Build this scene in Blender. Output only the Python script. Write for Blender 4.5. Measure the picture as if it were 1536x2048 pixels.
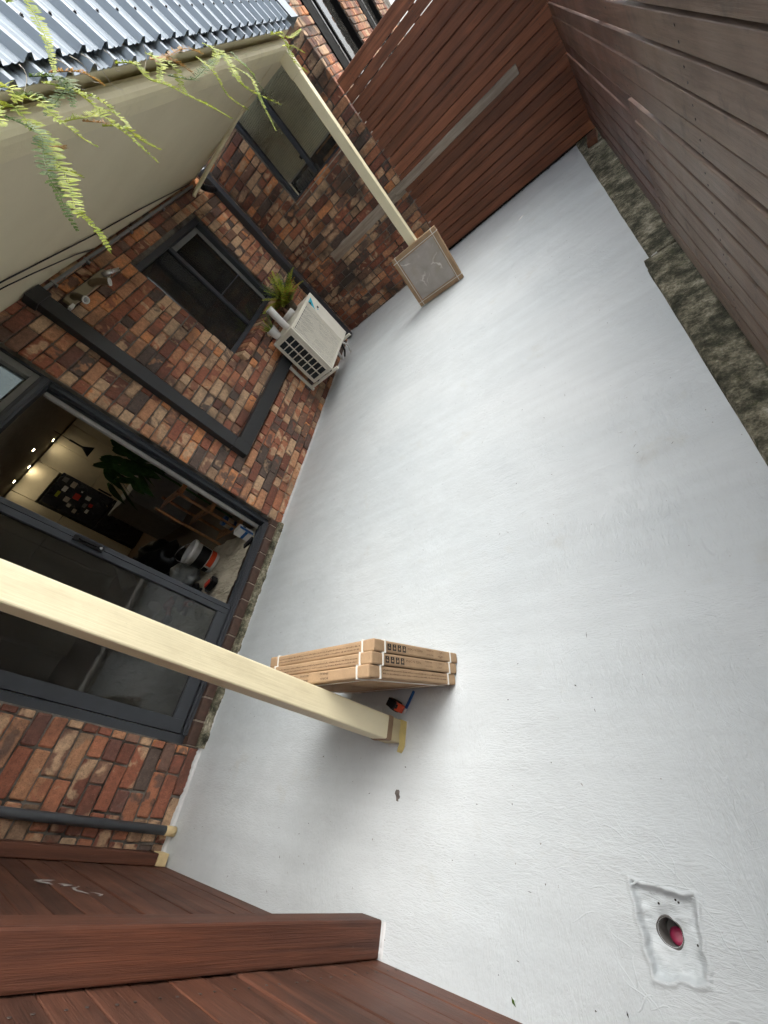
import bpy, bmesh, math, random
from mathutils import Vector, Matrix, noise as mnoise

for o in list(bpy.data.objects):
    bpy.data.objects.remove(o, do_unlink=True)
scene = bpy.context.scene
col = scene.collection
rng = random.Random(7)

# ------------------------------------------------------------------ camera
# world: x out of the house wall, y along it (away from the camera), z up
cam_d = bpy.data.cameras.new('camera')
cam = bpy.data.objects.new('camera', cam_d)
col.objects.link(cam)
CAM = Vector((3.1554, -0.2822, 1.6))
Rx = Vector((0.74638, 0.13634, -0.65140))
Ry = Vector((-0.32127, -0.78338, -0.53208))
Rz = Vector((-0.58284, 0.60641, -0.54090))
cam.matrix_world = Matrix(((Rx[0], -Ry[0], -Rz[0], CAM[0]),
                           (Rx[1], -Ry[1], -Rz[1], CAM[1]),
                           (Rx[2], -Ry[2], -Rz[2], CAM[2]),
                           (0, 0, 0, 1)))
cam_d.sensor_fit = 'VERTICAL'
cam_d.sensor_height = 36.0
cam_d.lens = 809.9 / 2048 * 36.0
cam_d.clip_start = 0.02
cam_d.clip_end = 500
scene.camera = cam

# ------------------------------------------------------------------ sky, sun, exposure
SUN_EL, SUN_AZ = math.radians(54), math.radians(42)     # azimuth from +y towards +x
world = bpy.data.worlds.new('World')
scene.world = world
world.use_nodes = True
wn = world.node_tree
for n in list(wn.nodes):
    wn.nodes.remove(n)
sky = wn.nodes.new('ShaderNodeTexSky')
sky.sky_type = 'NISHITA'
sky.sun_disc = False
sky.sun_elevation = SUN_EL
sky.sun_rotation = SUN_AZ
sky.dust_density = 4.0
sky.ozone_density = 1.0
hs = wn.nodes.new('ShaderNodeHueSaturation')
hs.inputs['Saturation'].default_value = 0.30
bgn = wn.nodes.new('ShaderNodeBackground')
bgn.inputs['Strength'].default_value = 0.15
wo = wn.nodes.new('ShaderNodeOutputWorld')
wn.links.new(sky.outputs[0], hs.inputs['Color'])
wn.links.new(hs.outputs[0], bgn.inputs['Color'])
wn.links.new(bgn.outputs[0], wo.inputs['Surface'])
sl = bpy.data.lights.new('sun', 'SUN')
sl.energy = 1.5
sl.angle = math.radians(75)
sl.color = (1.0, 0.955, 0.88)
so = bpy.data.objects.new('sun', sl)
sd = Vector((math.sin(SUN_AZ) * math.cos(SUN_EL), math.cos(SUN_AZ) * math.cos(SUN_EL), math.sin(SUN_EL)))
so.rotation_euler = (-sd).to_track_quat('-Z', 'Y').to_euler()
so.location = (6, 3, 8)
col.objects.link(so)
vs = scene.view_settings
vs.view_transform = 'Standard'
vs.look = 'None'
vs.exposure = 1.18
vs.gamma = 1.0
vs.use_curve_mapping = False
scene.cycles.max_bounces = 6
scene.cycles.diffuse_bounces = 4
scene.cycles.glossy_bounces = 2
scene.cycles.use_adaptive_sampling = True
scene.cycles.adaptive_threshold = 0.05
scene.cycles.adaptive_min_samples = 12
scene.cycles.use_light_tree = False
scene.cycles.transparent_max_bounces = 12

# ------------------------------------------------------------------ material helpers
class NT:
    def __init__(self, name):
        self.m = bpy.data.materials.new(name)
        self.m.use_nodes = True
        self.t = self.m.node_tree
        self.t.nodes.clear()
        self.out = self.t.nodes.new('ShaderNodeOutputMaterial')
        self.b = self.t.nodes.new('ShaderNodeBsdfPrincipled')
        self.t.links.new(self.b.outputs[0], self.out.inputs['Surface'])

    def n(self, kind, **kw):
        nd = self.t.nodes.new('ShaderNode' + kind)
        for k, v in kw.items():
            setattr(nd, k, v)
        return nd

    def put(self, sock, v):
        if hasattr(v, 'is_linked') or isinstance(v, bpy.types.NodeSocket):
            self.t.links.new(v, sock)
        elif v is not None:
            if isinstance(v, (tuple, list)) and len(v) == 3 and len(sock.default_value) == 4:
                v = (*v, 1)
            sock.default_value = v

    def pos(self):
        return self.n('NewGeometry').outputs['Position']

    def objc(self):
        return self.n('TexCoord').outputs['Object']

    def rnd(self):
        return self.n('ObjectInfo').outputs['Random']

    def scale(self, v, s):
        nd = self.n('VectorMath', operation='MULTIPLY')
        self.put(nd.inputs[0], v)
        self.put(nd.inputs[1], s)
        return nd.outputs[0]

    def vadd(self, v, s):
        nd = self.n('VectorMath', operation='ADD')
        self.put(nd.inputs[0], v)
        self.put(nd.inputs[1], s)
        return nd.outputs[0]

    def noise(self, v, s, detail=3, rough=0.55, dist=0.0, out='Fac'):
        nd = self.n('TexNoise')
        self.put(nd.inputs['Vector'], v)
        nd.inputs['Scale'].default_value = s
        nd.inputs['Detail'].default_value = detail
        nd.inputs['Roughness'].default_value = rough
        nd.inputs['Distortion'].default_value = dist
        return nd.outputs[out]

    def voro(self, v, s, out='Distance', feature='F1'):
        nd = self.n('TexVoronoi', feature=feature)
        self.put(nd.inputs['Vector'], v)
        nd.inputs['Scale'].default_value = s
        return nd.outputs[out]

    def ramp(self, f, stops, interp='LINEAR'):
        nd = self.n('ValToRGB')
        nd.color_ramp.interpolation = interp
        e = nd.color_ramp.elements
        while len(e) < len(stops):
            e.new(0.5)
        for i, (p, c) in enumerate(stops):
            e[i].position = p
            if not isinstance(c, (tuple, list)):
                c = (c, c, c)
            e[i].color = (*c[:3], 1)
        self.put(nd.inputs[0], f)
        return nd.outputs[0]

    def mix(self, f, a, b, mode='MIX'):
        nd = self.n('MixRGB', blend_type=mode)
        self.put(nd.inputs[0], f)
        self.put(nd.inputs[1], a)
        self.put(nd.inputs[2], b)
        return nd.outputs[0]

    def math(self, op, a, b=None):
        nd = self.n('Math', operation=op)
        self.put(nd.inputs[0], a)
        if b is not None:
            self.put(nd.inputs[1], b)
        return nd.outputs[0]

    def sep(self, v):
        nd = self.n('SeparateXYZ')
        self.put(nd.inputs[0], v)
        return nd.outputs

    def bump(self, h, strength=0.5, dist=0.01, normal=None):
        nd = self.n('Bump')
        nd.inputs['Strength'].default_value = strength
        nd.inputs['Distance'].default_value = dist
        self.put(nd.inputs['Height'], h)
        if normal is not None:
            self.put(nd.inputs['Normal'], normal)
        return nd.outputs[0]

    def fin(self, colr, rough=0.6, normal=None, metal=0.0, spec=None):
        self.put(self.b.inputs['Base Color'], colr)
        self.put(self.b.inputs['Roughness'], rough)
        self.b.inputs['Metallic'].default_value = metal
        if spec is not None:
            self.b.inputs['Specular IOR Level'].default_value = spec
        if normal is not None:
            self.put(self.b.inputs['Normal'], normal)
        return self.m


def plain(name, c, rough=0.6, var=0.12, scale=14, bump=0.15, metal=0.0, spec=None, fine=160):
    n = NT(name)
    p = n.objc()
    f = n.noise(p, scale, 4)
    lo = tuple(x * (1 - var) for x in c)
    hi = tuple(min(1, x * (1 + var)) for x in c)
    cc = n.ramp(f, [(0.3, lo), (0.7, hi)])
    g = n.noise(p, fine, 2)
    return n.fin(cc, n.ramp(f, [(0.2, max(0.05, rough - 0.08)), (0.8, min(1, rough + 0.08))]),
                 n.bump(g, bump, 0.002), metal, spec)


def brick_material(name, from_attr, dark=0.0):
    n = NT(name)
    p = n.pos()
    if from_attr:
        a = n.n('Attribute')
        a.attribute_name = 'rnd'
        r = a.outputs['Fac']
    else:
        r = n.rnd()
    r2 = n.math('FRACT', n.math('MULTIPLY', r, 37.17))
    r3 = n.math('FRACT', n.math('MULTIPLY', r, 91.73))
    off = n.n('CombineXYZ')
    n.put(off.inputs[0], n.math('MULTIPLY', r, 57.0))
    n.put(off.inputs[1], n.math('MULTIPLY', r2, 43.0))
    n.put(off.inputs[2], n.math('MULTIPLY', r3, 71.0))
    q = n.vadd(p, off.outputs[0])
    k = 1.0 if not dark else 0.92
    pal1 = [(0.0, (0.17, 0.055, 0.036)), (0.13, (0.27, 0.080, 0.044)), (0.27, (0.36, 0.120, 0.060)),
            (0.39, (0.20, 0.098, 0.066)), (0.50, (0.40, 0.175, 0.088)), (0.60, (0.100, 0.070, 0.058)),
            (0.69, (0.28, 0.165, 0.100)), (0.78, (0.52, 0.185, 0.065)), (0.87, (0.46, 0.290, 0.175)), (0.95, (0.15, 0.060, 0.046))]
    pal2 = [(0.0, (0.50, 0.310, 0.185)), (0.25, (0.42, 0.185, 0.090)), (0.45, (0.105, 0.070, 0.058)),
            (0.58, (0.47, 0.295, 0.175)), (0.80, (0.235, 0.072, 0.044))]
    pal1 = [(a_, tuple(x * k for x in c_)) for a_, c_ in pal1]
    c1 = n.ramp(r, pal1, 'CONSTANT')
    c2 = n.ramp(r2, pal2, 'CONSTANT')
    blot = n.noise(q, 9.0, 2.5, 0.6, 0.5)
    wob = n.math('MULTIPLY', n.math('SUBTRACT', blot, 0.5), 2.2)
    if from_attr:
        thr = n.math('ADD', blot, n.math('MULTIPLY', n.math('SUBTRACT', r3, 0.5), 0.3))
        mk = n.ramp(thr, [(0.50, 0), (0.58, 1)])
    else:
        # kiss marks: a rounded field inside the brick face, wandering edge
        o_ = n.sep(n.objc())
        ex = n.math('MULTIPLY', o_[0], 9.2)
        ez = n.math('MULTIPLY', o_[2], 25.0)
        e2 = n.math('SQRT', n.math('ADD', n.math('POWER', ex, 2.0), n.math('POWER', ez, 2.0)))
        ring = n.ramp(n.math('ADD', n.math('MULTIPLY', e2, 0.5), n.math('MULTIPLY', wob, 0.75)), [(0.33, 1), (0.50, 0)])
        patch = n.ramp(n.math('ADD', blot, n.math('MULTIPLY', n.math('SUBTRACT', r3, 0.5), 0.3)), [(0.50, 0), (0.59, 1)])
        mk = n.mix(n.ramp(r3, [(0.66, 0), (0.68, 1)]), patch, ring)
    c = n.mix(n.math('MULTIPLY', mk, 0.85), c1, c2)
    sp = n.noise(q, 170, 2, 0.7)
    c = n.mix(n.ramp(sp, [(0.30, 0.7), (0.44, 0.0)]), c, (0.07, 0.045, 0.036))
    c = n.mix(n.ramp(sp, [(0.62, 0.0), (0.80, 0.30)]), c, (0.60, 0.48, 0.38))
    tone = n.noise(q, 36, 3, 0.65)
    c = n.mix(0.7, c, n.ramp(tone, [(0.25, 0.55), (0.75, 1.40)]), 'MULTIPLY')
    stain = n.noise(p, 2.6, 3, 0.6)
    c = n.mix(n.ramp(stain, [(0.50, 0.0), (0.68, 0.58 + dark)]), c, (0.045, 0.036, 0.030))
    hs_ = n.n('HueSaturation')
    hs_.inputs['Hue'].default_value = 0.506
    hs_.inputs['Saturation'].default_value = 0.93
    hs_.inputs['Value'].default_value = 1.20
    n.put(hs_.inputs['Color'], c)
    c = hs_.outputs[0]
    h = n.math('ADD', n.math('MULTIPLY', tone, 0.9), n.math('MULTIPLY', sp, 0.5))
    return n.fin(c, n.ramp(tone, [(0.2, 0.66), (0.8, 0.92)]), n.bump(h, 0.8, 0.006), spec=0.3)


def mortar_material():
    n = NT('mortar')
    p = n.pos()
    f = n.noise(p, 5, 4)
    c = n.ramp(f, [(0.35, (0.050, 0.043, 0.037)), (0.65, (0.24, 0.22, 0.19))])
    g = n.noise(p, 120, 4)
    c = n.mix(0.5, c, n.ramp(g, [(0.3, 0.6), (0.7, 1.3)]), 'MULTIPLY')
    return n.fin(c, 0.92, n.bump(g, 0.7, 0.006), spec=0.2)


def wood_material(name, base, grey=(0.20, 0.17, 0.15), axis=0, weather=0.0, ypatch=False, rough=0.5):
    n = NT(name)
    p = n.pos()
    r = n.rnd()
    off = n.n('CombineXYZ')
    for i, k in enumerate((31.0, 57.0, 83.0)):
        n.put(off.inputs[i], n.math('MULTIPLY', r, k))
    q = n.vadd(p, off.outputs[0])
    s = [26, 26, 26]
    s[axis] = 1.6
    gr = n.noise(n.scale(q, tuple(s)), 1.0, 5, 0.6, 0.7)
    s2 = [210, 210, 210]
    s2[axis] = 5
    fib = n.noise(n.scale(q, tuple(s2)), 1.0, 3, 0.6)
    lo = tuple(x * 0.52 for x in base)
    hi = tuple(x * 1.45 for x in base)
    c = n.ramp(gr, [(0.28, lo), (0.5, base), (0.75, hi)])
    c = n.mix(0.5, c, n.ramp(fib, [(0.25, 0.5), (0.75, 1.45)]), 'MULTIPLY')
    c = n.mix(0.75, c, n.ramp(r, [(0.0, 0.62), (0.5, 1.0), (1.0, 1.4)]), 'MULTIPLY')
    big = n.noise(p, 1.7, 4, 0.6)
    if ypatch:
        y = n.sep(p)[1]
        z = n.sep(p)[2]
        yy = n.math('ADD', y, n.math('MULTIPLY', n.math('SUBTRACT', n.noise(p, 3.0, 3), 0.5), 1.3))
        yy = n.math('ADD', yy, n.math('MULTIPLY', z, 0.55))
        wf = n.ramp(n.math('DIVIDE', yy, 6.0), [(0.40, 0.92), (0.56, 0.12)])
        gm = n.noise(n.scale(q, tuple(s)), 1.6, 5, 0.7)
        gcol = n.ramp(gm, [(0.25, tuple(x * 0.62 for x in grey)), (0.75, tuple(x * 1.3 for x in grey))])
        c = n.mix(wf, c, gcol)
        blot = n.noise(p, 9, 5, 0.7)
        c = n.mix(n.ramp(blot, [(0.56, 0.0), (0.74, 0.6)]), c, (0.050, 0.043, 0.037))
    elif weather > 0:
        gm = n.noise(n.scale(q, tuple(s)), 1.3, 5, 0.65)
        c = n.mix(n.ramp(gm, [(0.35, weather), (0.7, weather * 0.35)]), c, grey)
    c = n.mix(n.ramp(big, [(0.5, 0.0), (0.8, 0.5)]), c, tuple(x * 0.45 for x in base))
    # dust and pale scuffs
    d = n.noise(p, 46, 4, 0.75)
    c = n.mix(n.ramp(d, [(0.66, 0.0), (0.82, 0.28)]), c, (0.34, 0.30, 0.27))
    h = n.math('ADD', n.math('MULTIPLY', fib, 0.7), n.math('MULTIPLY', gr, 0.4))
    return n.fin(c, n.ramp(big, [(0.3, rough - 0.1), (0.7, rough + 0.15)]), n.bump(h, 0.6, 0.004))


def floor_material():
    n = NT('floor_paint')
    p = n.pos()
    big = n.noise(p, 0.8, 2, 0.5)
    mid = n.noise(p, 5.0, 4, 0.6, 0.4)
    c = n.ramp(big, [(0.30, (0.512, 0.565, 0.592)), (0.70, (0.585, 0.630, 0.650))])
    c = n.mix(0.35, c, n.ramp(mid, [(0.25, 0.88), (0.75, 1.10)]), 'MULTIPLY')
    st = n.noise(n.scale(p, (0.7, 11, 1)), 1.0, 4, 0.6)
    c = n.mix(0.5, c, n.ramp(st, [(0.3, 0.90), (0.7, 1.08)]), 'MULTIPLY')
    # foot marks and thin tan dirt
    tn = n.noise(p, 2.7, 5, 0.72)
    c = n.mix(n.ramp(tn, [(0.60, 0.0), (0.76, 0.30)]), c, (0.44, 0.415, 0.345))
    # fine dark flecks
    fk = n.noise(p, 52, 2, 0.6)
    c = n.mix(n.ramp(fk, [(0.735, 0.0), (0.765, 0.75)]), c, (0.16, 0.14, 0.115))
    # brushed relief: direction changes patch by patch
    a = n.noise(n.scale(p, (110, 22, 1)), 1.0, 3, 0.62, 1.6)
    b = n.noise(n.scale(p, (24, 100, 1)), 1.0, 3, 0.62, 1.6)
    sel = n.ramp(n.noise(p, 1.5, 1, 0.4), [(0.46, 0), (0.56, 1)])
    br = n.mix(sel, a, b)
    lump = n.noise(p, 11, 4, 0.65)
    amp = n.ramp(mid, [(0.35, 0.45), (0.65, 1.15)])
    c = n.mix(n.ramp(br, [(0.30, 0.16), (0.46, 0.0)]), c, (0.38, 0.39, 0.385))
    h = n.math('ADD', n.math('MULTIPLY', n.math('MULTIPLY', br, amp), 1.0), n.math('MULTIPLY', lump, 1.1))
    return n.fin(c, n.ramp(tn, [(0.35, 0.34), (0.65, 0.62)]), n.bump(h, 0.55, 0.006))


def moss_concrete():
    n = NT('mossy_concrete')
    p = n.pos()
    f = n.noise(p, 9.0, 6, 0.74, 0.0)
    c = n.ramp(f, [(0.34, (0.030, 0.031, 0.022)), (0.46, (0.080, 0.078, 0.055)), (0.56, (0.21, 0.195, 0.140)), (0.67, (0.42, 0.395, 0.315))])
    g = n.noise(p, 75, 4, 0.75)
    c = n.mix(0.8, c, n.ramp(g, [(0.32, 0.5), (0.68, 1.5)]), 'MULTIPLY')
    mg = n.noise(p, 17, 4)
    c = n.mix(n.ramp(mg, [(0.60, 0), (0.75, 0.5)]), c, (0.05, 0.065, 0.02))
    h = n.math('ADD', g, n.math('MULTIPLY', f, 1.5))
    return n.fin(c, 0.95, n.bump(h, 0.4, 0.008), spec=0.2)


def cream_paint(name='cream_paint', c=(0.78, 0.715, 0.49), dirt=0.5):
    n = NT(name)
    p = n.pos()
    f = n.noise(p, 4, 4)
    cc = n.ramp(f, [(0.3, tuple(x * 0.93 for x in c)), (0.7, tuple(min(1, x * 1.05) for x in c))])
    g = n.noise(p, 48, 5, 0.8)
    cc = n.mix(n.ramp(g, [(0.64, 0.0), (0.78, dirt)]), cc, (0.16, 0.125, 0.07))
    k = n.noise(n.scale(p, (6, 6, 1.5)), 1.0, 5, 0.7)
    cc = n.mix(n.ramp(k, [(0.54, 0.0), (0.80, 0.5)]), cc, (0.40, 0.33, 0.19))
    br = n.noise(n.scale(p, (150, 150, 4)), 1.0, 3, 0.6)
    dn = n.noise(p, 18, 3)
    return n.fin(cc, n.ramp(f, [(0.3, 0.38), (0.7, 0.58)]), n.bump(n.math('ADD', br, n.math('MULTIPLY', dn, 1.5)), 0.3, 0.003))


def soffit_material():
    n = NT('soffit_paint')
    p = n.pos()
    f = n.noise(p, 1.6, 4, 0.6)
    c = n.ramp(f, [(0.3, (0.66, 0.60, 0.42)), (0.7, (0.74, 0.68, 0.49))])
    # drip lines and scratches
    k = n.noise(n.scale(p, (2, 40, 2)), 1.0, 4, 0.7, 1.0)
    c = n.mix(n.ramp(k, [(0.64, 0.0), (0.74, 0.4)]), c, (0.66, 0.60, 0.46))
    g = n.noise(p, 30, 5, 0.7)
    c = n.mix(n.ramp(g, [(0.66, 0.0), (0.82, 0.35)]), c, (0.25, 0.2, 0.13))
    return n.fin(c, 0.55, n.bump(n.noise(p, 26, 4), 0.2, 0.004))


def glass_material(name, tint=(0.40, 0.43, 0.42), rough=0.03):
    n = NT(name)
    n.t.nodes.remove(n.b)
    tr = n.n('BsdfTransparent')
    tr.inputs[0].default_value = (*tint, 1)
    gl = n.n('BsdfGlossy')
    gl.inputs['Color'].default_value = (0.9, 0.92, 0.95, 1)
    gl.inputs['Roughness'].default_value = rough
    fr = n.n('Fresnel')
    fr.inputs[0].default_value = 1.5
    nz = n.noise(n.objc(), 2.0, 3)
    bm = n.bump(nz, 0.05, 0.004)
    n.put(gl.inputs['Normal'], bm)
    ms = n.n('MixShader')
    n.put(ms.inputs[0], fr.outputs[0])
    n.t.links.new(tr.outputs[0], ms.inputs[1])
    n.t.links.new(gl.outputs[0], ms.inputs[2])
    # a grey film: dust, thickened to paint in dim reflections
    df = n.n('BsdfDiffuse')
    df.inputs[0].default_value = (0.35, 0.34, 0.31, 1)
    ms2 = n.n('MixShader')
    n.put(ms2.inputs[0], n.ramp(n.noise(n.objc(), 6, 5, 0.7), [(0.35, 0.035), (0.8, 0.12)]))
    n.t.links.new(ms.outputs[0], ms2.inputs[1])
    n.t.links.new(df.outputs[0], ms2.inputs[2])
    n.t.links.new(ms2.outputs[0], n.out.inputs['Surface'])
    return n.m


def emit(name, c, s):
    n = NT(name)
    n.b.inputs['Emission Color'].default_value = (*c, 1)
    n.b.inputs['Emission Strength'].default_value = s
    n.put(n.b.inputs['Base Color'], c)
    return n.m


def leaf_material(name, c, c2):
    n = NT(name)
    p = n.pos()
    f = n.noise(p, 24, 3)
    cc = n.ramp(f, [(0.3, c), (0.7, c2)])
    n.fin(cc, 0.5)
    n.b.inputs['Subsurface Weight'].default_value = 0.0
    tl = n.n('BsdfTranslucent')
    n.put(tl.inputs[0], cc)
    ms = n.n('MixShader')
    ms.inputs[0].default_value = 0.35
    n.t.links.new(n.b.outputs[0], ms.inputs[1])
    n.t.links.new(tl.outputs[0], ms.inputs[2])
    n.t.links.new(ms.outputs[0], n.out.inputs['Surface'])
    return n.m


def cardboard_material(name='cardboard', c=(0.40, 0.275, 0.165)):
    n = NT(name)
    p = n.objc()
    f = n.noise(p, 9, 4)
    cc = n.ramp(f, [(0.3, tuple(x * 0.85 for x in c)), (0.7, tuple(x * 1.12 for x in c))])
    g = n.noise(n.scale(p, (400, 60, 60)), 1.0, 2)
    cc = n.mix(0.3, cc, n.ramp(g, [(0.3, 0.8), (0.7, 1.2)]), 'MULTIPLY')
    k = n.noise(p, 38, 5, 0.7)
    cc = n.mix(n.ramp(k, [(0.63, 0), (0.78, 0.4)]), cc, (0.48, 0.33, 0.19))
    return n.fin(cc, 0.8, n.bump(n.noise(p, 60, 4), 0.25, 0.003), spec=0.2)


def tile_material():
    n = NT('marbled_tile')
    p = n.objc()
    f = n.noise(p, 5, 5, 0.6, 0.6)
    c = n.ramp(f, [(0.3, (0.36, 0.325, 0.28)), (0.7, (0.50, 0.465, 0.43))])
    blot = n.noise(p, 2.7, 2)
    c = n.mix(n.ramp(blot, [(0.52, 0), (0.60, 0.5)]), c, (0.37, 0.32, 0.235))
    w = n.vadd(p, n.scale(n.noise(p, 6, 3, out='Color'), (0.16, 0.16, 0.16)))
    d = n.voro(w, 5.0, 'Distance', 'DISTANCE_TO_EDGE')
    m = n.math('MULTIPLY', n.ramp(d, [(0.0, 0.9), (0.035, 0.0)]), n.ramp(n.noise(p, 4, 2), [(0.48, 0), (0.56, 1)]))
    c = n.mix(m, c, (0.80, 0.77, 0.73))
    return n.fin(c, 0.35)


def cloth_material():
    n = NT('canvas_dropcloth')
    p = n.pos()
    f = n.noise(p, 7, 4)
    c = n.ramp(f, [(0.3, (0.62, 0.55, 0.42)), (0.7, (0.76, 0.70, 0.56))])
    k = n.noise(n.scale(p, (3, 9, 3)), 1.6, 5, 0.6, 1.5)
    return n.fin(c, 0.95, n.bump(k, 1.0, 0.09), spec=0.1)


M = {}
M['brick'] = brick_material('brick_clay', False)
M['brick_far'] = brick_material('brick_clay_sooty', False, 0.3)
M['brick_attr'] = brick_material('brick_clay_field', True)
M['mortar'] = mortar_material()
M['floor'] = floor_material()
M['moss'] = moss_concrete()
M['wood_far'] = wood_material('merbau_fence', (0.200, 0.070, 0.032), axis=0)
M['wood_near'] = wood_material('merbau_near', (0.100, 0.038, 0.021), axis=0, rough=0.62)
M['wood_right'] = wood_material('merbau_weathered', (0.120, 0.052, 0.032), grey=(0.220, 0.158, 0.116), axis=1, ypatch=True, rough=0.55)  # greyer near part: weathering, with the near panel's stronger light painted in
M['wood_post'] = wood_material('merbau_post', (0.130, 0.044, 0.022), axis=2, rough=0.6)
M['wood_right_far'] = wood_material('merbau_dark_boards', (0.105, 0.050, 0.034), axis=1, rough=0.5)  # brown copy without the grey, for the less lit far boards
M['wood_back'] = wood_material('shaded_back_boards', (0.030, 0.017, 0.012), axis=1, rough=0.8)  # near-black colour paints the shade seen through the fence gaps
M['wood_grey'] = wood_material('weathered_plank', (0.13, 0.075, 0.045), grey=(0.38, 0.325, 0.26), axis=0, weather=1.0, rough=0.75)
M['cream'] = cream_paint()
M['soffit'] = soffit_material()
M['frame'] = plain('charcoal_frame', (0.040, 0.046, 0.055), 0.45, 0.1, 10, 0.1)
M['frame2'] = plain('dark_duct', (0.026, 0.028, 0.030), 0.5, 0.1, 10, 0.1)
M['frame_grey'] = plain('grey_sash', (0.21, 0.215, 0.205), 0.5)
M['white_trim'] = plain('white_trim', (0.55, 0.54, 0.52), 0.5)
M['glass'] = glass_material('door_glass')
M['glass_dark'] = glass_material('window_glass', (0.16, 0.175, 0.165), 0.02)
M['glass_clear'] = glass_material('clear_glass', (0.95, 0.96, 0.95), 0.02)
M['zinc'] = plain('zinc_sheet', (0.26, 0.31, 0.36), 0.42, 0.08, 5, 0.05, 0.2)
M['black'] = plain('black_plastic', (0.010, 0.010, 0.011), 0.4, spec=0.25)
M['black_matte'] = plain('matt_black', (0.006, 0.006, 0.006), 0.7, spec=0.06)
M['ac'] = plain('ac_shell', (0.74, 0.72, 0.63), 0.45, 0.06, 7, 0.05)
M['ac_dark'] = plain('ac_fins', (0.012, 0.022, 0.028), 0.4)
M['white_pvc'] = plain('white_pvc', (0.68, 0.68, 0.65), 0.4, 0.08, 9, 0.1)
M['white_paint'] = plain('white_paint', (0.60, 0.615, 0.62), 0.5, 0.1, 18, 0.6, fine=60)
M['card'] = cardboard_material()
M['card_dark'] = cardboard_material('cardboard_tape', (0.33, 0.20, 0.11))
M['tape'] = plain('masking_tape', (0.62, 0.50, 0.19), 0.7, 0.12, 20)
M['tape_pale'] = plain('pale_tape', (0.66, 0.52, 0.28), 0.7, 0.12, 20)
M['tape_brown'] = plain('brown_tape', (0.24, 0.155, 0.09), 0.7, 0.12, 20)
M['strap'] = plain('white_strap', (0.72, 0.71, 0.66), 0.5, 0.05)
M['ink'] = plain('black_ink', (0.035, 0.026, 0.020), 0.8)
M['ink_soft'] = plain('faint_ink', (0.13, 0.075, 0.04), 0.8)
M['tile'] = tile_material()
M['red'] = plain('red_plastic', (0.55, 0.035, 0.018), 0.4)
M['orange'] = plain('orange_plastic', (0.68, 0.075, 0.02), 0.4)
M['blue'] = plain('blue_plastic', (0.01, 0.10, 0.33), 0.4)
M['chrome'] = plain('metal_clip', (0.55, 0.55, 0.55), 0.3, metal=0.8)
M['grey_pipe'] = plain('grey_pipe', (0.075, 0.083, 0.092), 0.5, 0.12, 16, 0.2)
M['conduit'] = plain('conduit_grey', (0.24, 0.245, 0.24), 0.5)
M['cloth'] = cloth_material()
M['room_wall'] = plain('room_paint', (0.70, 0.64, 0.48), 0.7)
M['room_floor'] = plain('room_boards', (0.16, 0.10, 0.055), 0.5)
M['room_ceil'] = plain('room_ceiling', (0.55, 0.51, 0.42), 0.8)
M['cabinet'] = plain('cream_cabinet', (0.68, 0.60, 0.42), 0.5, 0.04)
M['grey_panel'] = plain('grey_bench', (0.36, 0.36, 0.34), 0.6)
M['fridge'] = plain('black_fridge', (0.008, 0.008, 0.009), 0.3)
M['pine'] = wood_material('honey_pine', (0.42, 0.20, 0.085), axis=1)
M['bag_black'] = plain('black_bag', (0.008, 0.008, 0.009), 0.35, bump=0.6, fine=40)
M['bag_clear'] = plain('clear_bag', (0.40, 0.42, 0.41), 0.25, bump=0.8, fine=50)
M['roll'] = plain('plastic_roll', (0.55, 0.50, 0.42), 0.5)
M['lamp'] = emit('downlight_glow', (1.0, 0.86, 0.62), 75)
M['lamp_warm'] = emit('pendant_glow', (1.0, 0.80, 0.45), 2.5)
M['fern'] = leaf_material('fern_leaf', (0.20, 0.285, 0.020), (0.45, 0.50, 0.060))
M['fern_dark'] = leaf_material('fern_leaf_dark', (0.055, 0.110, 0.022), (0.14, 0.21, 0.045))
M['fern_bright'] = leaf_material('fern_leaf_young', (0.36, 0.43, 0.045), (0.52, 0.56, 0.08))
M['fern_dead'] = leaf_material('fern_leaf_dead', (0.28, 0.13, 0.03), (0.42, 0.24, 0.06))
M['monstera'] = leaf_material('house_leaf', (0.03, 0.095, 0.022), (0.08, 0.18, 0.045))
M['blind'] = plain('cream_blind', (0.80, 0.76, 0.58), 0.9, 0.05, 3, 0.1)
M['paper'] = plain('grey_paper', (0.20, 0.20, 0.195), 0.8)
M['earth'] = plain('neighbour_paving', (0.34, 0.32, 0.27), 0.9, 0.25, 2, 0.4, fine=30)
M['pink'] = plain('pink_plug', (0.33, 0.022, 0.075), 0.4, 0.25, 30)
M['pipe_in'] = plain('drain_bore', (0.11, 0.105, 0.10), 0.6)
M['dirt'] = plain('debris_dark', (0.02, 0.017, 0.014), 0.9)
M['chip'] = plain('chipped_patch', (0.12, 0.105, 0.095), 0.9, 0.4, 60, 0.9)
M['cyan'] = plain('logo_cyan', (0.02, 0.42, 0.55), 0.5)
M['sill_brick'] = plain('sill_brick', (0.075, 0.042, 0.030), 0.6, 0.3, 25, 0.4)
M['grout'] = plain('pale_grout', (0.30, 0.26, 0.21), 0.9, 0.3, 30, 0.5)

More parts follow.
